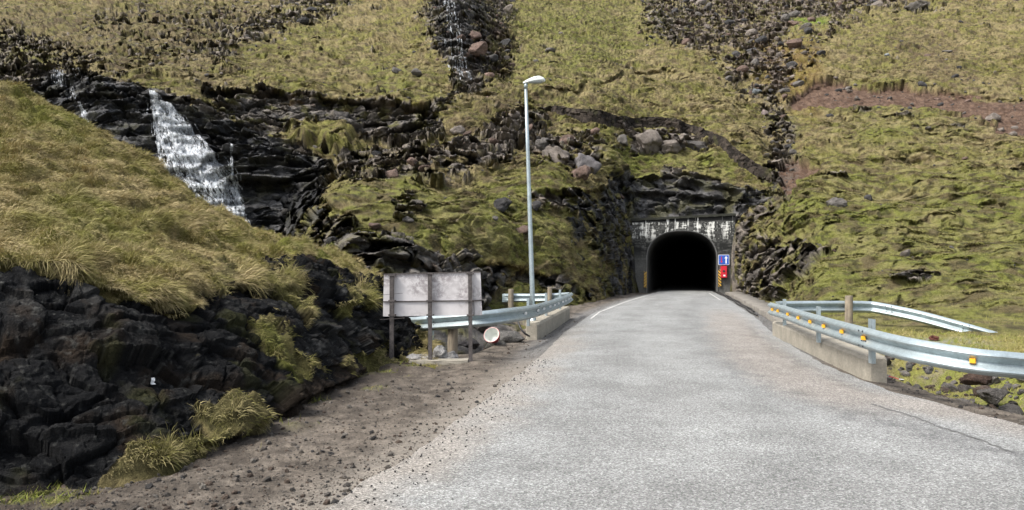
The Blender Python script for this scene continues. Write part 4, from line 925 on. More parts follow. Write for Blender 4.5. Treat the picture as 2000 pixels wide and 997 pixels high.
# outward normal: humps face the road (towards smaller X on the right side)
def face_side(path, k, toward):
    t = path[k + 1] - path[k]; t.z = 0; t.normalize(); n_ = Vector((t.y, -t.x, 0)); return 1 if n_.dot(toward - path[k]) > 0 else -1
bpy.data.objects.remove(bpy.data.objects['rail_beam'])
SR = face_side(RFs, 50, Vector((0, 8, 0))); beam('rail_beam', RFs, SR, gr)
for px, top in ((1524, 584), (1588, 598), (1690, 622)):
    p, t = path_at(RFs, px); yb = p.y + .12; zt_ = WP(px, top, yb)[2]; post(gr, p, t, SR, zt_, .30, w_=.12, name='post')
p, t = path_at(RFs, 2250); post(gr, p, t, SR, p.z + .02, -.9)
for px in (1512, 1523.5, 1541.5, 1563.5, 1587.5, 1616, 1650.5, 1693, 1898): reflector(gr, RFs, px, SR, M_refl_y)
for px in (1693, 2120): bolts(gr, RFs, px, SR)
# right-hand rear rail behind it
RB = [V(1512, 590, 19.2), V(1530, 588.5, 19.9), V(1620, 588, 20.3), V(1690, 588.5, 20.5), V(1722, 592, 20.3), V(1800, 608, 19.6), V(1900, 635, 18.8), V(1985, 660, 18.3)]
RBs = spline(RB, 8); g2 = empty('guardrail', (RB[3].x, RB[3].y, 0), 'galvanised guardrail on a wooden post running down into the grass behind the parapet rail', 'guardrail')
SB = -face_side(RBs, 20, Vector((10, 8, 0))); beam('rail_beam', RBs, -SB, g2)
pp = V(1657.5, 600, 20.25); wood_post(g2, pp, .10, -.3, WP(1657, 578, 20.25)[2])
for px in (1735, 1890): bolts(g2, RBs, px, -SB)
# left-hand front rail
LF = [V(752, 623, 17.0), V(800, 620, 16.2), V(850, 616, 15.7), V(900, 611.5, 15.35), V(945, 607.5, 15.3), V(990, 602, 15.9), V(1030, 597.5, 17.3), V(1062, 590.5, 19.6), V(1090, 582, 22.4), V(1108, 575.5, 24.8), V(1115, 571.5, 26.2)]
LFs = spline(LF, 10); g3 = empty('guardrail', (LF[6].x, LF[6].y, 0), 'curved galvanised guardrail with white reflectors passing behind the back of the sign board', 'guardrail')
SL = face_side(LFs, 60, Vector((6, 14, 0))); beam('rail_beam', LFs, SL, g3)
for px, top in ((1041, 583), (1074, 572.5), (1100.5, 566)):
    p, t = path_at(LFs, px); yb = p.y; zt_ = WP(px, top, yb)[2]; post(g3, p, t, SL, zt_, .30, w_=.12)
for px in (1023, 1048, 1059, 1070, 1079, 1088, 1095.5, 1102, 1107.5, 1112): reflector(g3, LFs, px, SL, M_refl_w)
p, t = path_at(LFs, 876); q_ = p - Vector((t.y, -t.x, 0)) * SL * .14; wood_post(g3, q_, .105, -1.0, p.z - .33 + .2)
bolts(g3, LFs, 845, SL); bolts(g3, LFs, 1047, SL); bolts(g3, LFs, 765, SL)
p, t = path_at(LFs, 833); post(g3, p, t, SL, p.z - .02, -.8, w_=.12)
# left-hand rear rail
LB = [V(984, 574, 28.3), V(1010, 574, 28.2), V(1050, 574, 28.0), V(1085, 573, 27.7), V(1106, 571.5, 27.2), V(1114, 571, 26.8)]
LBs = spline(LB, 8); g4 = empty('guardrail', (LB[2].x, LB[2].y, .2), 'short galvanised guardrail on two wooden posts across the grass beyond the street lamp', 'guardrail')
S4 = face_side(LBs, 10, Vector((0, 0, 0))); beam('rail_beam', LBs, S4, g4)
for px, top in ((1000.5, 565), (1078.5, 561.5)):
    p, t = path_at(LBs, px); q_ = p + Vector((t.y, -t.x, 0)) * S4 * .16; wood_post(g4, q_, .10 if px < 1050 else .085, -.1, WP(px, top, q_.y)[2])
bm = bmesh.new(); p = LB[0] - g4.location; box(bm, (p.x + .06, p.y - .07, p.z - .155), (.24, .015, .30)); ob('end_plate', bm, mat('pale_steel_plate', (.42, .5, .50), .6), g4, bevel=.004)

# ------------------------------------------------------------------ concrete parapets
M_para = M_conc('parapet_concrete', (.30, .275, .225), sc=2.4, dark=.72, bd=.012)
def parapet(name, A, B, wd, h, side, label, cham=.07):
    """block from foot A (near) to B (far), road-side faces on the line A-B"""
    o = empty(name, (A[0], A[1], 0), label, 'parapet'); d = Vector((B[0] - A[0], B[1] - A[1], 0)); Ln = d.length; d.normalize(); n_ = Vector((d.y, -d.x, 0)) * side
    bm = bmesh.new(); nseg = 36; rings = []
    prof = [(0, -.45), (0, h - .05), (.045, h), (wd - .03, h), (wd, h - .03), (wd, -.8)]
    for k in range(nseg + 1):
        f_ = k / nseg; jit = .006 * math.sin(k * 2.3) + .004 * math.sin(k * 5.1)
        inset = cham * max(0, 1 - f_ * nseg / 1.2) if k < 2 else 0
        rings.append([bm.verts.new(d * (Ln * f_) + n_ * (u + (inset if u < wd / 2 else -inset)) + Vector((0, 0, z + (jit if z > 0 else 0) - (.02 * max(0, 1 - k) if z > 0 else 0)))) for u, z in prof])
    for k in range(nseg):
        for j in range(len(prof) - 1): bm.faces.new((rings[k][j], rings[k][j + 1], rings[k + 1][j + 1], rings[k + 1][j]))
    bm.faces.new(rings[0]); bm.faces.new(rings[-1][::-1]); bmesh.ops.recalc_face_normals(bm, faces=bm.faces)
    me = bpy.data.meshes.new(name + '_block'); bm.to_mesh(me); bm.free(); me.materials.append(M_para)
    blk = bpy.data.objects.new(name, me); C.objects.link(blk); blk.location = o.location
    for k_ in ('label', 'category'): blk[k_] = o[k_]
    bpy.data.objects.remove(o); return blk
parapet('concrete_parapet', (5.27, 11.45), (6.40, 18.9), .36, .345, 1, 'long low concrete block beside the road under the rail with amber reflectors')
parapet('concrete_parapet', (.66, 18.15), (1.90, 25.2), .38, .37, -1, 'shorter low concrete block beside the road under the rail with white reflectors')

# ------------------------------------------------------------------ street lamp
lp = empty('street_lamp', V(1041, 640, 18.75), 'tall slim galvanised street lamp standing behind the curved guardrail', 'street lamp')
b0 = V(1042, 660, 18.75); b0.z = -.8; m0 = V(1039.8, 575, 18.75); top = V(1027, 172, 18.75)
bm = bmesh.new(); tube(bm, [b0 - lp.location, V(1040.5, 600, 18.75) - lp.location], .075, 20); ob('pole_sleeve', bm, M_galv, lp, smooth=True)
bm = bmesh.new(); tube(bm, [V(1040.2, 602, 18.75) - lp.location + Vector((0, 0, 0)), m0 - lp.location, (m0 * .3 + top * .7) - lp.location, top - lp.location], [.062, .060, .046, .036], 20); ob('pole', bm, M_galv, lp, smooth=True)
bm = bmesh.new(); tube(bm, [top - lp.location - Vector((0, 0, .02)), top - lp.location + Vector((.0, 0, .12))], .046, 16); ob('spigot', bm, M_galv, lp, smooth=True)
hd = top - lp.location + Vector((-.07, 0, .10)); bm = bmesh.new(); ringsH = []
HP_ = [(0, .045, .03, .035), (.06, .06, .055, .045), (.16, .085, .09, .05), (.28, .105, .12, .055), (.40, .12, .125, .06), (.50, .105, .085, .055), (.545, .05, .03, .03)]
for x_, wy, hu, hd_ in HP_:
    zc = .03 + .06 * math.sin(min(x_, .4) / .4 * 1.57) ; r_ = []
    for k in range(16):
        a = 2 * math.pi * k / 16; z_ = math.sin(a); r_.append(bm.verts.new(hd + Vector((x_, math.cos(a) * wy, zc - .02 + (z_ * hu if z_ > 0 else z_ * hd_ * .45)))))
    ringsH.append(r_)
for i in range(len(ringsH) - 1):
    for k in range(16): bm.faces.new((ringsH[i][k], ringsH[i][(k + 1) % 16], ringsH[i + 1][(k + 1) % 16], ringsH[i + 1][k]))
bm.faces.new(ringsH[0]); bm.faces.new(ringsH[-1]); bmesh.ops.recalc_face_normals(bm, faces=bm.faces)
lh = ob('lamp_head', bm, mat('lamp_shell', (.62, .66, .64), .45), lp, smooth=True)
bm = bmesh.new(); vs = box(bm, hd + Vector((.30, 0, .045)), (.34, .17, .05)); lens = ob('lamp_glass', bm, mat('frosted_lens', (.35, .38, .37), .25), lh, bevel=.015)
bm = bmesh.new(); box(bm, hd + Vector((.37, -.09, .125)), (.13, .012, .05)); ob('vent_panel', bm, mat('lamp_grey', (.35, .38, .38), .6), lh)

# ------------------------------------------------------------------ back of the sign board
SD = 14.0; sb = empty('sign_board', V(840, 703, SD), 'grey back of a roadside sign board on three rusty posts', 'sign board'); so_ = sb.location.copy()
def b_board(t, b):
    p = coords(t); n = tnoise(t, 3.0, 5, .7); n2 = tnoise(t, 11, 5, .75, dist=.6); n3 = tnoise(t, 1.4, 3, .5)
    st = mth(t, 'MULTIPLY', ramp(t, n3, [(.47, 0.0), (.58, 1.0)]), ramp(t, n2, [(.42, 0.0), (.55, 1.0)]))
    c = mul(t, (.58, .56, .56), ramp(t, n, [(.3, .86), (.7, 1.08)])); c = mul(t, c, (.26, .235, .24), 'MIX', mth(t, 'MULTIPLY', st, .85))
    scr = ramp(t, tnoise(t, 26, 3, .8, dist=1.5), [(.62, 0.0), (.68, 1.0)]); c = mul(t, c, (.66, .66, .68), 'MIX', mth(t, 'MULTIPLY', scr, .6)); t.links.new(c, b.inputs['Base Color'])
M_board = mat('faded_aluminium', rough=.55, spec=.3, build=b_board)
def b_rust(t, b):
    n = tnoise(t, 14, 6, .75); t.links.new(ramp(t, n, [(.3, (.04, .036, .035)), (.55, (.095, .084, .080)), (.75, (.17, .15, .14))]), b.inputs['Base Color'])
M_rust = mat('rusty_dark_steel', rough=.8, spec=.3, build=b_rust)
def quadp(name, corners, m, th=.012):
    bm = bmesh.new(); f = bm.faces.new([bm.verts.new(c_ - so_) for c_ in corners]); r = bmesh.ops.extrude_face_region(bm, geom=[f]); bmesh.ops.translate(bm, verts=[e for e in r['geom'] if isinstance(e, bmesh.types.BMVert)], vec=(0, th, 0)); bmesh.ops.recalc_face_normals(bm, faces=bm.faces)
    return ob(name, bm, m, sb)
quadp('upper_panel', [V(748.5, 589, SD), V(750, 536.5, SD), V(938.5, 532, SD), V(940.5, 586.5, SD)], M_board)
quadp('lower_panel', [V(748, 618.5, SD), V(748.5, 590.5, SD), V(940.5, 588, SD), V(942, 616, SD)], M_board)
def bar(name, a, b_, w_, d_, m=M_rust, parent=sb, off=so_):
    a, b_ = a - off, b_ - off; dv_ = b_ - a; bm = bmesh.new(); Mr = dv_.to_track_quat('Z', 'Y').to_matrix(); box(bm, (a + b_) / 2, (w_, d_, dv_.length), Mr); return ob(name, bm, m, parent, bevel=.003)
for (x0, y0, x1, y1) in ((749, 536, 938.5, 531.5), (748, 589.8, 941, 587.2)): bar('crossbar', V(x0, y0, SD - .015), V(x1, y1, SD - .015), .016, .02)
for (xa, ya, xb, yb) in ((765.5, 537, 765, 690), (839.5, 535, 840.5, 706), (918, 533, 919.5, 706)):
    po = bar('post', V(xa, ya, SD - .065), V(xb, yb, SD - .065) - Vector((0, 0, .25)), .068, .068)
    for yy in (538 if xa < 800 else 535, 588, 616):
        bm = bmesh.new(); c_ = V(xa + (xb - xa) * (yy - 537) / 160, yy, SD - .10) - so_; box(bm, c_, (.13, .022, .026)); box(bm, c_ + Vector((-.055, .05, 0)), (.02, .09, .026)); box(bm, c_ + Vector((.055, .05, 0)), (.02, .09, .026)); ob('clamp', bm, M_rust, po)
bar('loose_strip', V(741, 577, SD - .12), V(787, 573, SD - .14), .012, .006); bar('loose_strip', V(922, 588.5, SD - .12), V(941, 585.5, SD - .12), .022, .006)
bar('loose_strip', V(742, 624.5, SD - .14), V(790, 621.5, SD - .1), .012, .006); bar('loose_strip', V(925.5, 589, SD - .04), V(925.8, 615, SD - .04), .022, .006)

# ------------------------------------------------------------------ stones
def rock_mesh(name, seed, size, col, subdiv=4, squash=(1, 1, .8), rough=.22, m=None):
    bm = bmesh.new(); bmesh.ops.create_icosphere(bm, subdivisions=subdiv, radius=1.0)
    P = np.array([v_.co[:] for v_ in bm.verts]); rr = np.random.default_rng(seed)
    for _ in range(17):                                  # cut flat facets
        n_ = rr.normal(size=3); n_ /= np.linalg.norm(n_); d = rr.uniform(.5, .88); e = P @ n_ - d; P -= np.outer(np.maximum(e, 0) * .93, n_)
    P *= (1 + (blocks(P * 1.3 + seed * 7.1, seed)[0] * rough * .55 + fbm(P * 2.6 + seed, 4, seed) * rough * .5)[:, None]); P *= np.array(squash) * size
    for v_, c_ in zip(bm.verts, P): v_.co = c_
    me = bpy.data.meshes.new(name); bm.to_mesh(me); bm.free(); me.polygons.foreach_set('use_smooth', [True] * len(me.polygons))
    n1 = fbm(P / size * 2.2 + seed, 4, seed + 1); cc = mixc(np.array(col) * .75, np.array(col) * 1.25, sstep(-.4, .4, n1)); cc = mixc(cc, [.085, .085, .025], sstep(.15, .45, fbm(P / size * 1.2 + seed * 3, 3, seed + 2)) * sstep(.2, .7, P[:, 2] / size) * .6)
    a = me.color_attributes.new('col', 'FLOAT_COLOR', 'POINT'); c4 = np.ones((len(P), 4), np.float32); c4[:, :3] = cc; a.data.foreach_set('color', c4.ravel())
    me.materials.append(m or M_stone); return me
PALE, MID, DRK, BRN = (.185, .16, .138), (.125, .115, .105), (.06, .058, .058), (.15, .105, .085)
BL = [ # px, py (foot), width px, height ratio, colour, label
 (1088, 318, 64, .85, PALE, 'large pale angular boulder, left of the two biggest boulders below the stone wall'),
 (1144, 330, 62, .80, (.15, .14, .14), 'large grey flat-topped boulder with a dark hollow under it, beside the pale angular one'),
 (1128, 352, 42, .85, BRN, 'reddish cracked boulder sitting in front of the two biggest boulders'),
 (1060, 292, 38, .8, MID, 'grey split boulder up against the left of the pale angular boulder'),
 (1108, 280, 40, .7, BRN, 'brownish upright slab wedged above and between the two biggest boulders'),
 (1266, 292, 64, .75, PALE, 'pale smooth rock with a dark pit in its face, below the stone wall'),
 (1312, 295, 46, .7, PALE, 'pale rock tilted against the smooth rock with a dark pit'),
 (1352, 293, 56, .5, MID, 'low pale rock at the right end of the outcrop below the stone wall'),
 (1214, 285, 30, .9, MID, 'small grey block standing left of the pale outcrop below the stone wall'),
 (978, 410, 42, .7, DRK, 'dark wide boulder half sunk in the grass left of the street lamp pole'),
 (1045, 412, 22, 1.0, DRK, 'dark narrow boulder just right of the street lamp pole'),
 (1005, 463, 44, .45, BRN, 'flat brown slab lying in the grass against the lamp pole'),
 (951, 449, 16, .8, MID, 'small rounded stone in the open grass left of the flat brown slab'),
 (796, 444, 24, .6, MID, 'small grey oval stone on the grassy mound above the sign'),
 (770, 452, 16, .8, MID, 'smaller dark stone just below left of the grey oval stone on the mound'),
 (733, 446, 28, .6, BRN, 'brownish stone patch in the grass far left on the mound above the sign'),
 (768, 350, 34, .8, BRN, 'reddish square boulder at the foot of the rubble by the cave hollow'),
 (896, 248, 32, .8, PALE, 'rounded pale boulder above the rubble left of the lamp pole'),
 (1633, 404, 40, .62, MID, 'grey boulder standing alone in the grass right of the tunnel'),
 (1768, 497, 26, .85, PALE, 'pale pointed stone in the lower grass above the right-hand guardrail'),
 (1944, 228, 38, .6, PALE, 'biggest pale rounded boulder lying in the brown earth scar'),
 (1958, 248, 14, .8, PALE, 'small pale stone just under the biggest boulder of the earth scar'),
 (1978, 266, 20, .7, PALE, 'pale stone at the lower edge of the earth scar near the picture edge'),
 (1632, 160, 12, .9, PALE, 'small pale stone on the upper left lip of the earth scar'),
 (1494, 228, 22, .8, (.2, .16, .15), 'pinkish stone in the middle of the stony gully'),
 (1476, 186, 22, .6, (.17, .19, .2), 'light bluish stone at the foot of the upper gully'),
 (1814, 256, 14, .6, MID, 'small grey stone just below the brown earth scar'),
 (1797, 14, 54, .5, MID, 'big grey boulder on the skyline end of the right-hand slope'),
 (1554, 100, 40, .6, BRN, 'brown boulder on the right bank of the upper stony gully'),
 (812, 155, 24, .7, MID, 'grey stone in the grass left of the thin stream cascade'),
 (774, 148, 20, .8, MID, 'smaller grey stone further left of the thin stream cascade'),
 (1095, 66, 14, .7, PALE, 'small white stone high on the middle grass slope'),
 (1075, 107, 22, .5, MID, 'flat grey stone on the edge of the middle grass slope'),
 (1046, 122, 14, .8, MID, 'small grey stone under the flat one on the middle grass slope'),
 (1735, 103, 12, .7, (.25, .27, .28), 'small bluish white stone high on the right-hand slope'),
 (1850, 101, 26, .35, MID, 'flat dark slab high on the right-hand slope'),
 (930, 110, 46, .7, BRN, 'big reddish boulder beside the thin stream cascade'),
 (925, 80, 42, .6, BRN, 'flat topped reddish boulder above the biggest one at the cascade'),
 (960, 120, 30, .6, DRK, 'dark boulder at the right edge of the stream cascade'),
 (825, 332, 34, .7, DRK, 'dark block beside the cave hollow in the rubble')]
for i, (px, py, wpx, hr, col, lab) in enumerate(BL):
    p = hill_at(px, py); D_ = p[1]; sz = wpx / 2 / F * D_ * 1.12
    me = rock_mesh('boulder', 300 + i, sz, col, 4 if wpx > 30 else 3, (1, .8, hr), .30)
    o = bpy.data.objects.new('boulder', me); C.objects.link(o); dz = sz * hr
    o.location = (p[0], p[1] + sz * .05, p[2] + dz * .34); o.rotation_euler = (RNG.uniform(-.15, .15), RNG.uniform(-.2, .2), RNG.uniform(-.6, .6)); tag(o, lab, 'boulder', 'boulders on the hillside')
# scree, rubble and small stones: countless
def scatter_stones(name, pts, sizes, cols, label, kinds=6, sub=1, flat=.7, m=None):
    base = []
    for k in range(kinds):
        bm = bmesh.new(); bmesh.ops.create_icosphere(bm, subdivisions=sub, radius=1.0); P_ = np.array([v_.co[:] for v_ in bm.verts]); fs = np.array([[v_.index for v_ in f.verts] for f in bm.faces]); bm.free()
        for _ in range(7):
            n_ = RNG.normal(size=3); n_ /= np.linalg.norm(n_); e = P_ @ n_ - RNG.uniform(.45, .85); P_ -= np.outer(np.maximum(e, 0), n_)
        base.append((P_ * np.array([1, RNG.uniform(.6, 1), flat]), fs))
    VV, FF, CC = [], [], []; off = 0; kk = RNG.integers(0, kinds, len(pts))
    for k in range(kinds):
        sel = np.where(kk == k)[0]; P_, fs = base[k]; n = len(sel)
        if not n: continue
        a = RNG.uniform(0, 6.28, n); ca, sa = np.cos(a), np.sin(a); tl_ = RNG.uniform(-.4, .4, n)
        x = P_[None, :, 0] * ca[:, None] - P_[None, :, 1] * sa[:, None]; y = P_[None, :, 0] * sa[:, None] + P_[None, :, 1] * ca[:, None]; z = P_[None, :, 2] + x * tl_[:, None]
        v_ = np.stack([x, y, z], -1) * sizes[sel][:, None, None] + pts[sel][:, None]; VV.append(v_.reshape(-1, 3)); FF.append((fs[None] + (off + np.arange(n) * len(P_))[:, None, None]).reshape(-1, 3)); CC.append(np.repeat(cols[sel], len(P_), 0)); off += n * len(P_)
    return tag(np_mesh(name, np.concatenate(VV), [np.concatenate(FF)], m or M_stone, np.concatenate(CC), smooth=False), label, kind='stuff')
SP = Paint(-40, 2040, -40, 720)
SP.poly('s', [(1245, -40), (1800, -40), (1640, 40), (1560, 140), (1530, 200), (1480, 205), (1430, 170), (1390, 105), (1260, 60)], .85, 30)
SP.poly('s', [(1480, 200), (1530, 200), (1560, 300), (1545, 400), (1480, 440), (1515, 350), (1500, 290)], .8, 12)
SP.poly('s', [(640, 300), (760, 285), (860, 290), (1000, 220), (1080, 220), (1050, 265), (1000, 320), (880, 345), (740, 352), (650, 350)], .45, 10)
SP.poly('s', [(640, 310), (760, 310), (740, 352), (640, 350)], .9, 8)
SP.poly('s', [(835, -40), (1015, -40), (985, 60), (1000, 120), (990, 150), (930, 165), (885, 140), (845, 90)], .8, 8)
SP.poly('s', [(1540, 200), (1640, 160), (2040, 185), (2040, 275), (1880, 250), (1720, 210)], .30, 8); SP.poly('s', [(1740, 70), (1860, 80), (1960, 170), (1780, 160)], .18, 16); SP.line('s', [(1600, 60), (1570, 120), (1545, 170)], 22, .7)
SP.poly('s', [(150, 20), (560, 0), (430, 150), (200, 140)], .12, 20); SP.poly('s', [(590, 470), (700, 470), (690, 492), (570, 492)], .6, 6)
SP.line('s', [(640, -10), (560, 50), (470, 95), (420, 150)], 26, .5); SP.line('s', [(1460, 600), (1420, 580)], 15, .5)
SP.poly('s', [(1180, 330), (1100, 260), (1200, 250), (1240, 330)], .3, 16)
N = 46000; u = RNG.uniform(-30, 2030, N); v = RNG.uniform(-20, 600, N); k_ = SP.get('s', u, v); cl_ = hill_at(u, v); den = k_ * (.55 + .9 * fbm(cl_ * .5, 3, 220)) + .006
ok = (RNG.uniform(0, 1, N) < den * .62) & ~((u > 1240) & (u < 1428) & (v > 425)); u, v, P = u[ok], v[ok], cl_[ok]; n = len(P)
wpx = np.clip(RNG.pareto(1.9, n) * 3.6 + 2.4, 2.4, 24); sz = wpx / 2 / F * P[:, 1] * 1.1
cols = np.array([PALE, MID, MID, DRK, DRK, BRN])[RNG.integers(0, 6, n)] * RNG.uniform(.7, 1.3, n)[:, None]
drk = HP.get('dark', u, v) * .6; cols = cols * (1 - drk)[:, None]
scatter_stones('scree_stones', P + np.array([0, 0, .25]) * sz[:, None], sz, cols, 'loose stones and rubble scattered down the gullies', sub=2)

# ------------------------------------------------------------------ dry stone wall across the slope
wl = [(1072, 216, 6), (1100, 221, 11), (1150, 229, 15), (1200, 234, 15), (1250, 236, 15), (1300, 238, 15), (1340, 245, 16), (1380, 262, 17), (1410, 281, 18), (1440, 302, 18), (1470, 322, 17), (1500, 340, 17), (1508, 347, 15)]
xs_ = np.arange(1072, 1508.5, 1.6); tp = np.interp(xs_, [a[0] for a in wl], [a[1] for a in wl]); hh = np.interp(xs_, [a[0] for a in wl], [a[2] for a in wl])
tp = gblur(tp, 4, 0); base_ = hill_at(xs_, tp + hh); base_ = np.stack([gblur(base_[:, k], 5, 0) for k in range(3)], 1); Hm = hh / F * base_[:, 1] * 1.15 + .05; base_[:, 1] -= .35
nv = 10; sec = [(0, -.6)] + [(0, k / nv) for k in range(nv + 1)] + [(.25, 1.03), (.5, 1.0), (.5, -.4)]
WPt = np.array([[base_[i] + np.array([0, dpt, Hm[i] * q_]) for dpt, q_ in sec] for i in range(len(xs_))]); wf_ = WPt.reshape(-1, 3)
bw, iw, cw = blocks(wf_ * np.array([2.2, 2.2, 4.0]), 230); wf_ = wf_ + np.array([0, -1, .25]) * (bw * .11)[:, None]
cw_ = mixc([.02, .016, .013], [.075, .06, .048], sstep(-.8, .8, iw)) * (.35 + .65 * cw)[:, None]; cw_ = mixc(cw_, [.07, .07, .025], sstep(.1, .5, fbm(wf_ * 1.5, 3, 231)) * .6)
tag(np_mesh('stone_wall', wf_, [grid_faces(len(xs_), len(sec))], M_stone, cw_, smooth=False), 'old dry stone wall curving down the slope above the tunnel', 'wall')

# ------------------------------------------------------------------ falling water: strands lying over the wet rock
def strands(name, L_, label, off=.16, wpx=(1.0, 3.4)):
    """L_: list of (rows of (y, xleft, xright), count, min and max length px)"""
    VV, FF = [], []; o_ = 0
    for rows, cnt, l0, l1 in L_:
        ry = [r[0] for r in rows]; ra = [r[1] for r in rows]; rb2 = [r[2] for r in rows]
        y0 = RNG.uniform(ry[0] - l0 * .3, ry[-1] - l0 * .5, cnt); ln = RNG.uniform(l0, l1, cnt) * RNG.uniform(.5, 1, cnt); f0 = np.where(RNG.uniform(0, 1, cnt) < .62, np.array([.06, .17, .25, .38, .44, .57, .68, .75, .88, .97])[RNG.integers(0, 10, cnt)] + RNG.normal(0, .028, cnt), RNG.normal(.48, .27, cnt)); dr__ = RNG.normal(0, .05, cnt)
        ns = 9; tt_ = np.linspace(0, 1, ns); y = np.minimum(y0[:, None] + ln[:, None] * tt_, ry[-1] + 3)
        f_ = f0[:, None] + dr__[:, None] * tt_ + .015 * np.sin(y * .35 + f0[:, None] * 40); x = np.interp(y, ry, ra) * (1 - f_) + np.interp(y, ry, rb2) * f_
        p = hill_at(x.ravel(), y.ravel()).reshape(cnt, ns, 3); to = np.array([0, 0, EYE]) - p; to /= np.linalg.norm(to, axis=-1, keepdims=True)
        p = p + to * (off * RNG.uniform(.3, 1.5, (cnt, 1, 1)))
        w_ = RNG.uniform(wpx[0], wpx[1], (cnt, 1)) / F * p[:, :, 1] * .5 * np.sin(np.pi * np.clip(tt_, .06, .94)) ** .6 * (1 + .35 * RNG.normal(size=(cnt, ns)))
        sd_ = np.stack([np.full_like(w_, .96), np.full_like(w_, .0), np.full_like(w_, -.25)], -1) * w_[..., None]; th_ = to * w_[..., None] * .6
        q_ = np.stack([p - sd_, p + th_, p + sd_], 2)                      # ridge-shaped strand with depth
        VV.append(q_.reshape(-1, 3)); idx = (np.arange(cnt)[:, None, None] * ns + np.arange(ns - 1)[None, :, None]) * 3 + np.arange(2)[None, None, :]
        idx = idx.reshape(-1) + o_; FF.append(np.stack([idx, idx + 1, idx + 4, idx + 3], 1)); o_ += cnt * ns * 3
    o = np_mesh(name, np.concatenate(VV), [np.concatenate(FF)], M_foam, smooth=True); o['label'] = label; o['kind'] = 'structure'; return o
strands('waterfall', [([(188, 292, 303), (205, 297, 328), (230, 299, 352), (260, 303, 378), (290, 308, 402), (320, 318, 428), (345, 325, 452), (368, 350, 462)], 950, 14, 60),
  ([(188, 294, 302), (230, 308, 335), (270, 330, 368), (310, 352, 402), (345, 372, 432), (362, 380, 445)], 800, 10, 40),
  ([(355, 372, 450), (380, 382, 468), (405, 400, 474), (425, 430, 478), (447, 470, 488)], 520, 10, 36), ([(285, 450, 454), (352, 452, 457)], 26, 14, 40),
  ([(355, 452, 466), (430, 466, 474)], 40, 12, 36)], 'white waterfall tumbling over black rock ledges behind the grass bank')
strands('waterfall', [([(140, 104, 124), (166, 106, 126)], 60, 10, 24), ([(165, 108, 140), (195, 130, 152)], 40, 8, 20), ([(200, 152, 158), (222, 160, 170), (243, 166, 178)], 40, 8, 24), ([(141, 126, 160), (150, 140, 175)], 14, 5, 9)], 'thin upper waterfall threads spilling over the ledge at the far left', wpx=(.8, 1.8))
strands('stream', [([(-20, 865, 880), (30, 868, 892), (70, 872, 902), (105, 880, 906), (135, 884, 912), (158, 890, 925)], 130, 8, 24)], 'thin stream cascading down the dark rocky gully', wpx=(.8, 2.4), off=.25)

# ------------------------------------------------------------------ things about the ditches and verges
def on_ground(px, py, z=0.0):
    p = ground_pt(px, py, z)
    for _ in range(6): p = ground_pt(px, py, gz_at(p.x, p.y))
    return p
def put_rock(name, px, py, wpx, hr, col, lab, cat, seed, group=None, sq=(1, .8), dz=.55, lift=0, rough=.3, D=None, z=None):
    p = on_ground(px, py) if D is None else V(px, py, D); sz = wpx / 2 / F * p.y * 1.08
    me = rock_mesh(name, seed, sz, col, 4, (sq[0], sq[1], hr), rough); o = bpy.data.objects.new(name, me); C.objects.link(o); o.location = (p.x, p.y + sz * .3, p.z + sz * hr * dz + lift); o.rotation_euler.z = RNG.uniform(-.5, .5)
    return tag(o, lab, cat, group)
put_rock('boulder', 1945, 786, 62, .55, (.13, .12, .11), 'low grey boulder at the road edge under the nearest part of the guardrail', 'boulder', 401, 'stones in the ditches')
put_rock('boulder', 1918, 752, 74, .38, (.085, .055, .042), 'flat reddish brown boulder behind the grey one under the guardrail', 'boulder', 402, 'stones in the ditches')
put_rock('boulder', 1886, 768, 30, .7, (.07, .062, .056), 'dark stone wedged left of the two boulders under the guardrail', 'boulder', 403, 'stones in the ditches')
put_rock('boulder', 1778, 722, 18, 1.1, (.2, .19, .175), 'small upright pale stone beyond the end of the long parapet', 'boulder', 404, 'stones in the ditches')
put_rock('boulder', 1814, 728, 22, .8, (.19, .18, .165), 'pale stone right of the small upright one beyond the long parapet', 'boulder', 405, 'stones in the ditches')
put_rock('boulder', 1826, 664, 26, .5, (.16, .06, .045), 'red brick coloured stone in the grass between the two right-hand rails', 'boulder', 406, 'stones in the ditches')
put_rock('boulder', 1742, 700, 24, .6, (.12, .105, .095), 'grey stone in the grass just behind the long parapet', 'boulder', 411, 'stones in the ditches')
put_rock('boulder', 998, 664, 58, .55, (.14, .135, .125), 'rounded grey boulder between the red rimmed pipe and the shorter parapet', 'boulder', 407, 'stones in the ditches', D=17.6, dz=.2)
put_rock('boulder', 918, 676, 40, .6, (.045, .042, .045), 'dark stone in the ditch below the red rimmed pipe', 'boulder', 408, 'stones in the ditches', D=16.2, dz=.2)
put_rock('boulder', 800, 660, 60, .6, (.05, .045, .043), 'dark boulder behind the sign posts under the rail', 'boulder', 409, 'stones in the ditches', D=16.5, dz=.1)
put_rock('boulder', 945, 640, 34, .6, (.09, .08, .075), 'brown grey stone behind the red rimmed pipe', 'boulder', 410, 'stones in the ditches', D=18.6, dz=.2)
PC = (.55, .53, .50)
put_rock('concrete_chunk', 822, 706, 56, .34, PC, 'low elongated pale concrete chunk left of the middle sign post', 'rubble', 420, 'concrete chunks at the sign', dz=.5, sq=(1, .5), rough=.4)
put_rock('concrete_chunk', 857, 704, 40, .85, PC, 'crumpled pale concrete chunk right behind the middle sign post', 'rubble', 421, 'concrete chunks at the sign', dz=.5, sq=(1, .6), rough=.5)
put_rock('concrete_chunk', 878, 704, 42, .55, PC, 'wedge shaped pale concrete chunk between the middle and right sign posts', 'rubble', 422, 'concrete chunks at the sign', dz=.5, sq=(1, .6), rough=.5)
p = on_ground(856, 712); bm = bmesh.new(); box(bm, (0, 0, 0), (1.05, .38, .10)); bmesh.ops.subdivide_edges(bm, edges=bm.edges, cuts=6, use_grid_fill=True)
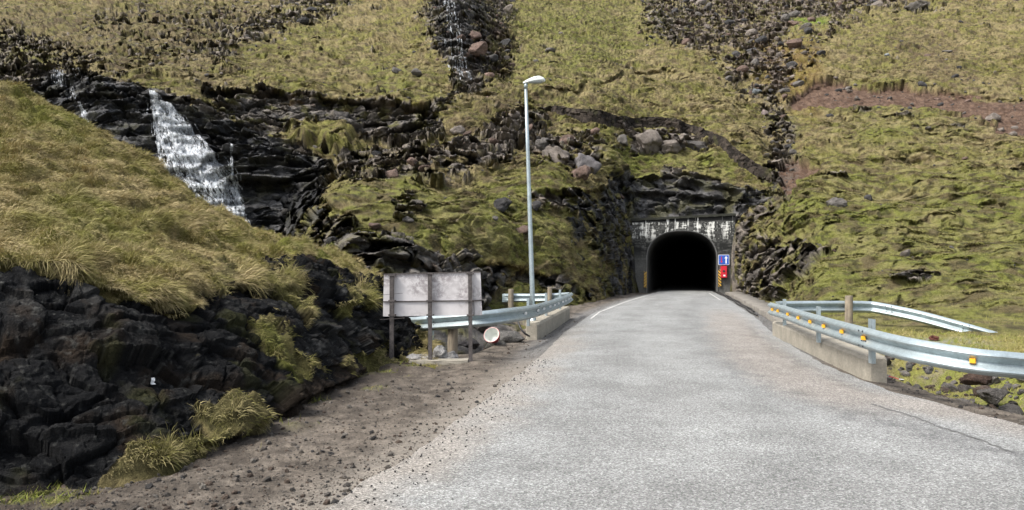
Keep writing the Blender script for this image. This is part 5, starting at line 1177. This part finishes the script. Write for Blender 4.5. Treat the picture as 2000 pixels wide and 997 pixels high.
for v_ in bm.verts: n_ = fbm(np.array([[v_.co.x, v_.co.y, v_.co.z]]) * 5, 3, 430)[0]; v_.co.y += n_ * .06; v_.co.z += n_ * .02; v_.co.x *= 1 + .04 * n_
o = ob('concrete_slab', bm, M_para); o.location = (p.x, p.y + .15, p.z + .02); tag(o, 'cracked flat concrete slab at the foot of the sign posts', 'slab')
put_rock('boulder', 966, 676, 46, .55, (.10, .095, .085), 'mossy grey stone right under the red rimmed pipe', 'boulder', 412, 'stones in the ditches', D=16.9, dz=.15)
# red rimmed pipe
pc = V(960, 654, 16.6); pp_ = empty('plastic_pipe', pc, 'short tilted pipe with a red rim and white inside lying in the ditch', 'pipe'); ax = Vector((.25, .75, -.45)).normalized()
bm = bmesh.new(); rr_ = [(0, .175), (.02, .182), (.04, .178), (.18, .13), (.24, .10)]; tube(bm, [ax * a_ for a_, _ in rr_], [b_ for _, b_ in rr_], 32, cap=False); ob('shell', bm, mat('red_plastic', (.30, .04, .045), .45), pp_, smooth=True)
bm = bmesh.new(); tube(bm, [ax * a_ for a_, _ in rr_[:1]] + [ax * .2, ax * .202], [.165, .10, .001], 32, cap=False); ob('inner_liner', bm, mat('white_plastic', (.62, .64, .60), .4), pp_, smooth=True)
bm = bmesh.new(); n_ = 32; a_ = ax.cross(Vector((0, 0, 1))).normalized(); b_ = a_.cross(ax).normalized(); r1 = [bm.verts.new((a_ * math.cos(k / n_ * 6.2832) + b_ * math.sin(k / n_ * 6.2832)) * .176) for k in range(n_)]; r2 = [bm.verts.new((a_ * math.cos(k / n_ * 6.2832) + b_ * math.sin(k / n_ * 6.2832)) * .165) for k in range(n_)]
for k in range(n_): bm.faces.new((r1[k], r1[(k + 1) % n_], r2[(k + 1) % n_], r2[k]))
ob('rim', bm, mat('rim_plastic', (.55, .30, .28), .5), pp_)
# black hose by the shorter parapet
bm = bmesh.new(); tube(bm, spline([V(1010, 615, 17.8), V(1013, 632, 17.7), V(1019, 645, 17.6), V(1027, 653, 17.6), V(1034, 657, 17.9)], 6), .022, 10); tag(ob('hose', bm, mat('black_hose', (.02, .02, .022), .5), smooth=True), 'black hose hanging in a curve beside the shorter parapet', 'hose')
# kerb ledge and cables up to the tunnel
ys_ = np.linspace(19.3, 42.5, 90); wv_ = fbm(np.stack([ys_, ys_ * 0, ys_ * 0], -1) * .9, 3, 440); x0_ = xr(ys_) + .40 + .06 * wv_; x1_ = x0_ + .75 + .2 * wv_; zb_ = zroad(ys_); zt_ = zb_ + .13 + .03 * wv_
v_ = np.stack([np.stack([x0_, ys_, zb_ - .2], -1), np.stack([x0_, ys_, zt_ - .02], -1), np.stack([x0_ + .02, ys_, zt_], -1), np.stack([x1_, ys_, zt_ + .02], -1), np.stack([x1_ + .1, ys_, zb_ - .2], -1)], 1).reshape(-1, 3)
tag(np_mesh('kerb', v_, [grid_faces(90, 5)], M_conc('kerb_concrete', (.20, .185, .16), sc=3, dark=.6)), kind='structure')
for k_, (dx, lab) in enumerate(((.12, 'thin dark cable lying along the road edge nearest the asphalt'), (.26, 'thin dark cable lying against the concrete kerb edge'))):
    yc_ = np.linspace(26 + k_ * 2, 46, 40); bm = bmesh.new(); tube(bm, [(float(xr(y_)) + dx + .04 * math.sin(y_ * 1.3 + k_), y_, float(zroad(y_)) + .02) for y_ in yc_], .035, 8); tag(ob('cable', bm, mat('cable_black', (.03, .028, .026), .6), smooth=True), lab, 'cable', 'cables at the tunnel')
# litter, tape
def scrap(name, P_, s_, m, lab, cat, seed):
    bm = bmesh.new(); bmesh.ops.create_grid(bm, x_segments=5, y_segments=5, size=s_)
    for v__ in bm.verts:
        n_ = fbm(np.array([[v__.co.x / s_, v__.co.y / s_, seed]]) * 1.7, 2, seed)[0]; v__.co.z += n_ * s_ * 1.2; v__.co.x *= .6 + .5 * n_
    r = bmesh.ops.solidify(bm, geom=list(bm.faces), thickness=.002); o = ob(name, bm, m); o.location = P_; o.rotation_euler = (1.2, .3, seed); return tag(o, lab, cat)
M_paper = mat('white_litter', (.75, .76, .76), .6)
def bank_at(px, py):
    X, Y = PX(Bp2g); d = (X - px) ** 2 + (Y - py) ** 2; k = np.argmin(np.where(trr.reshape(bshp) < 6.5, d, 1e9)); j, i = np.unravel_index(k, d.shape); q_ = Bp2g[j, i]; to = np.array([0, 0, EYE]) - q_; return Vector((q_ + to / np.linalg.norm(to) * .06).tolist())
scrap('litter_scrap', bank_at(299, 745), .035, M_paper, 'scrap of white litter caught on the black rock face', 'litter', 1)
scrap('litter_scrap', bank_at(563, 783), .032, M_paper, 'scrap of white litter in the grass tuft at the foot of the bank', 'litter', 2)
p = on_ground(1736, 742); bm = bmesh.new()
tube(bm, [(0, 0, .05), (.07, -.02, .035), (.14, -.03, .01)], [.022, .02, .016], 8, squash=.4); o = ob('tape_strip', bm, mat('red_tape', (.6, .08, .07), .5)); o.location = p; tag(o, 'strip of red and white tape lying by the end of the long parapet', 'tape')
bm = bmesh.new(); tube(bm, [(.14, -.03, .012), (.21, -.045, .008)], [.017, .008], 8, squash=.4); ob('white_end', bm, M_paper, o)
# gravel and clods
N = 26000; D_ = 1 / RNG.uniform(1 / 27., 1 / 5.0, N); pxx = RNG.uniform(-60, 2060, N); X_ = (pxx - CX) / F * D_; z_, dl_, dr_, tl_, tr_ = [a[0] for a in ground_z(X_[None], D_[None])]
dmx = np.maximum(dl_, dr_); ok = (dmx > -.0) & (dl_ < 3.6) & (dr_ < 1.6) & ((dr_ < .0) | (RNG.uniform(0, 1, N) < .9 - .4 * dr_)); P = np.stack([X_, D_, z_], -1)[ok]; n = len(P)
sz = np.clip((RNG.pareto(2.4, n) * .006 + .005), .005, .035) * (1 + P[:, 1] * .03); cols = np.array([(.15, .13, .11), (.10, .09, .08), (.2, .18, .155), (.055, .052, .05), (.12, .09, .07)])[RNG.integers(0, 5, n)] * RNG.uniform(.7, 1.3, n)[:, None]
scatter_stones('gravel', P + np.array([0, 0, .2]) * sz[:, None], sz, cols, 'loose gravel and clods along the road verges', sub=1)
N = 420; D_ = RNG.uniform(5, 14, N); X_ = xl(D_) + RNG.gamma(1.1, .30, N); P = np.stack([X_, D_, zroad(D_) + .012], -1); sz = RNG.uniform(.006, .014, N); scatter_stones('road_grit', P, sz, np.full((N, 3), .045) * RNG.uniform(.5, 2, N)[:, None], 'dark grit scattered on the left edge of the road', sub=1)
N = 1500; D_ = np.concatenate([RNG.uniform(15.5, 25, 900), RNG.uniform(9, 16, 600)]); X_ = np.concatenate([RNG.uniform(-3.5, 1.6, 900), RNG.uniform(5.6, 9, 600)]); z_, dl_, dr_, tl_, tr_ = [a[0] for a in ground_z(X_[None], D_[None])]
ok = (tl_ + tr_) > .3; P = np.stack([X_, D_, z_], -1)[ok]; n = len(P); sz = np.clip(RNG.pareto(2.0, n) * .05 + .035, .03, .22); cols = np.array([(.13, .12, .11), (.07, .065, .06), (.18, .165, .15), (.10, .075, .06)])[RNG.integers(0, 4, n)] * RNG.uniform(.7, 1.2, n)[:, None]
scatter_stones('stream_stones', P + np.array([0, 0, .3]) * sz[:, None], sz, cols, 'stones filling the stream bed on both sides of the road', sub=2)

# a crack running along the right of the carriageway
cp = spline([on_ground(1700, 795), on_ground(1770, 815), on_ground(1840, 842), on_ground(1900, 862), on_ground(1978, 892)], 24); cv = []
for k, p in enumerate(cp):
    j_ = fbm(np.array([[k * .21, 3.3, 0]]), 3, 450)[0] * .06; w__ = .006 + .010 * abs(math.sin(k * .7)); ta = (p.x - float(xl(p.y))) / float(xr(p.y) - xl(p.y)); zz__ = .035 * (1 - (2 * ta - 1) ** 2) + .006
    cv += [(p.x + j_ - w__, p.y + j_ * .3 - w__, zz__), (p.x + j_ + w__, p.y + j_ * .3 + w__, zz__)]
tag(np_mesh('road_crack', np.array(cv), [grid_faces(len(cp), 2)], mat('crack_dirt', (.12, .12, .116), .95)), kind='structure')
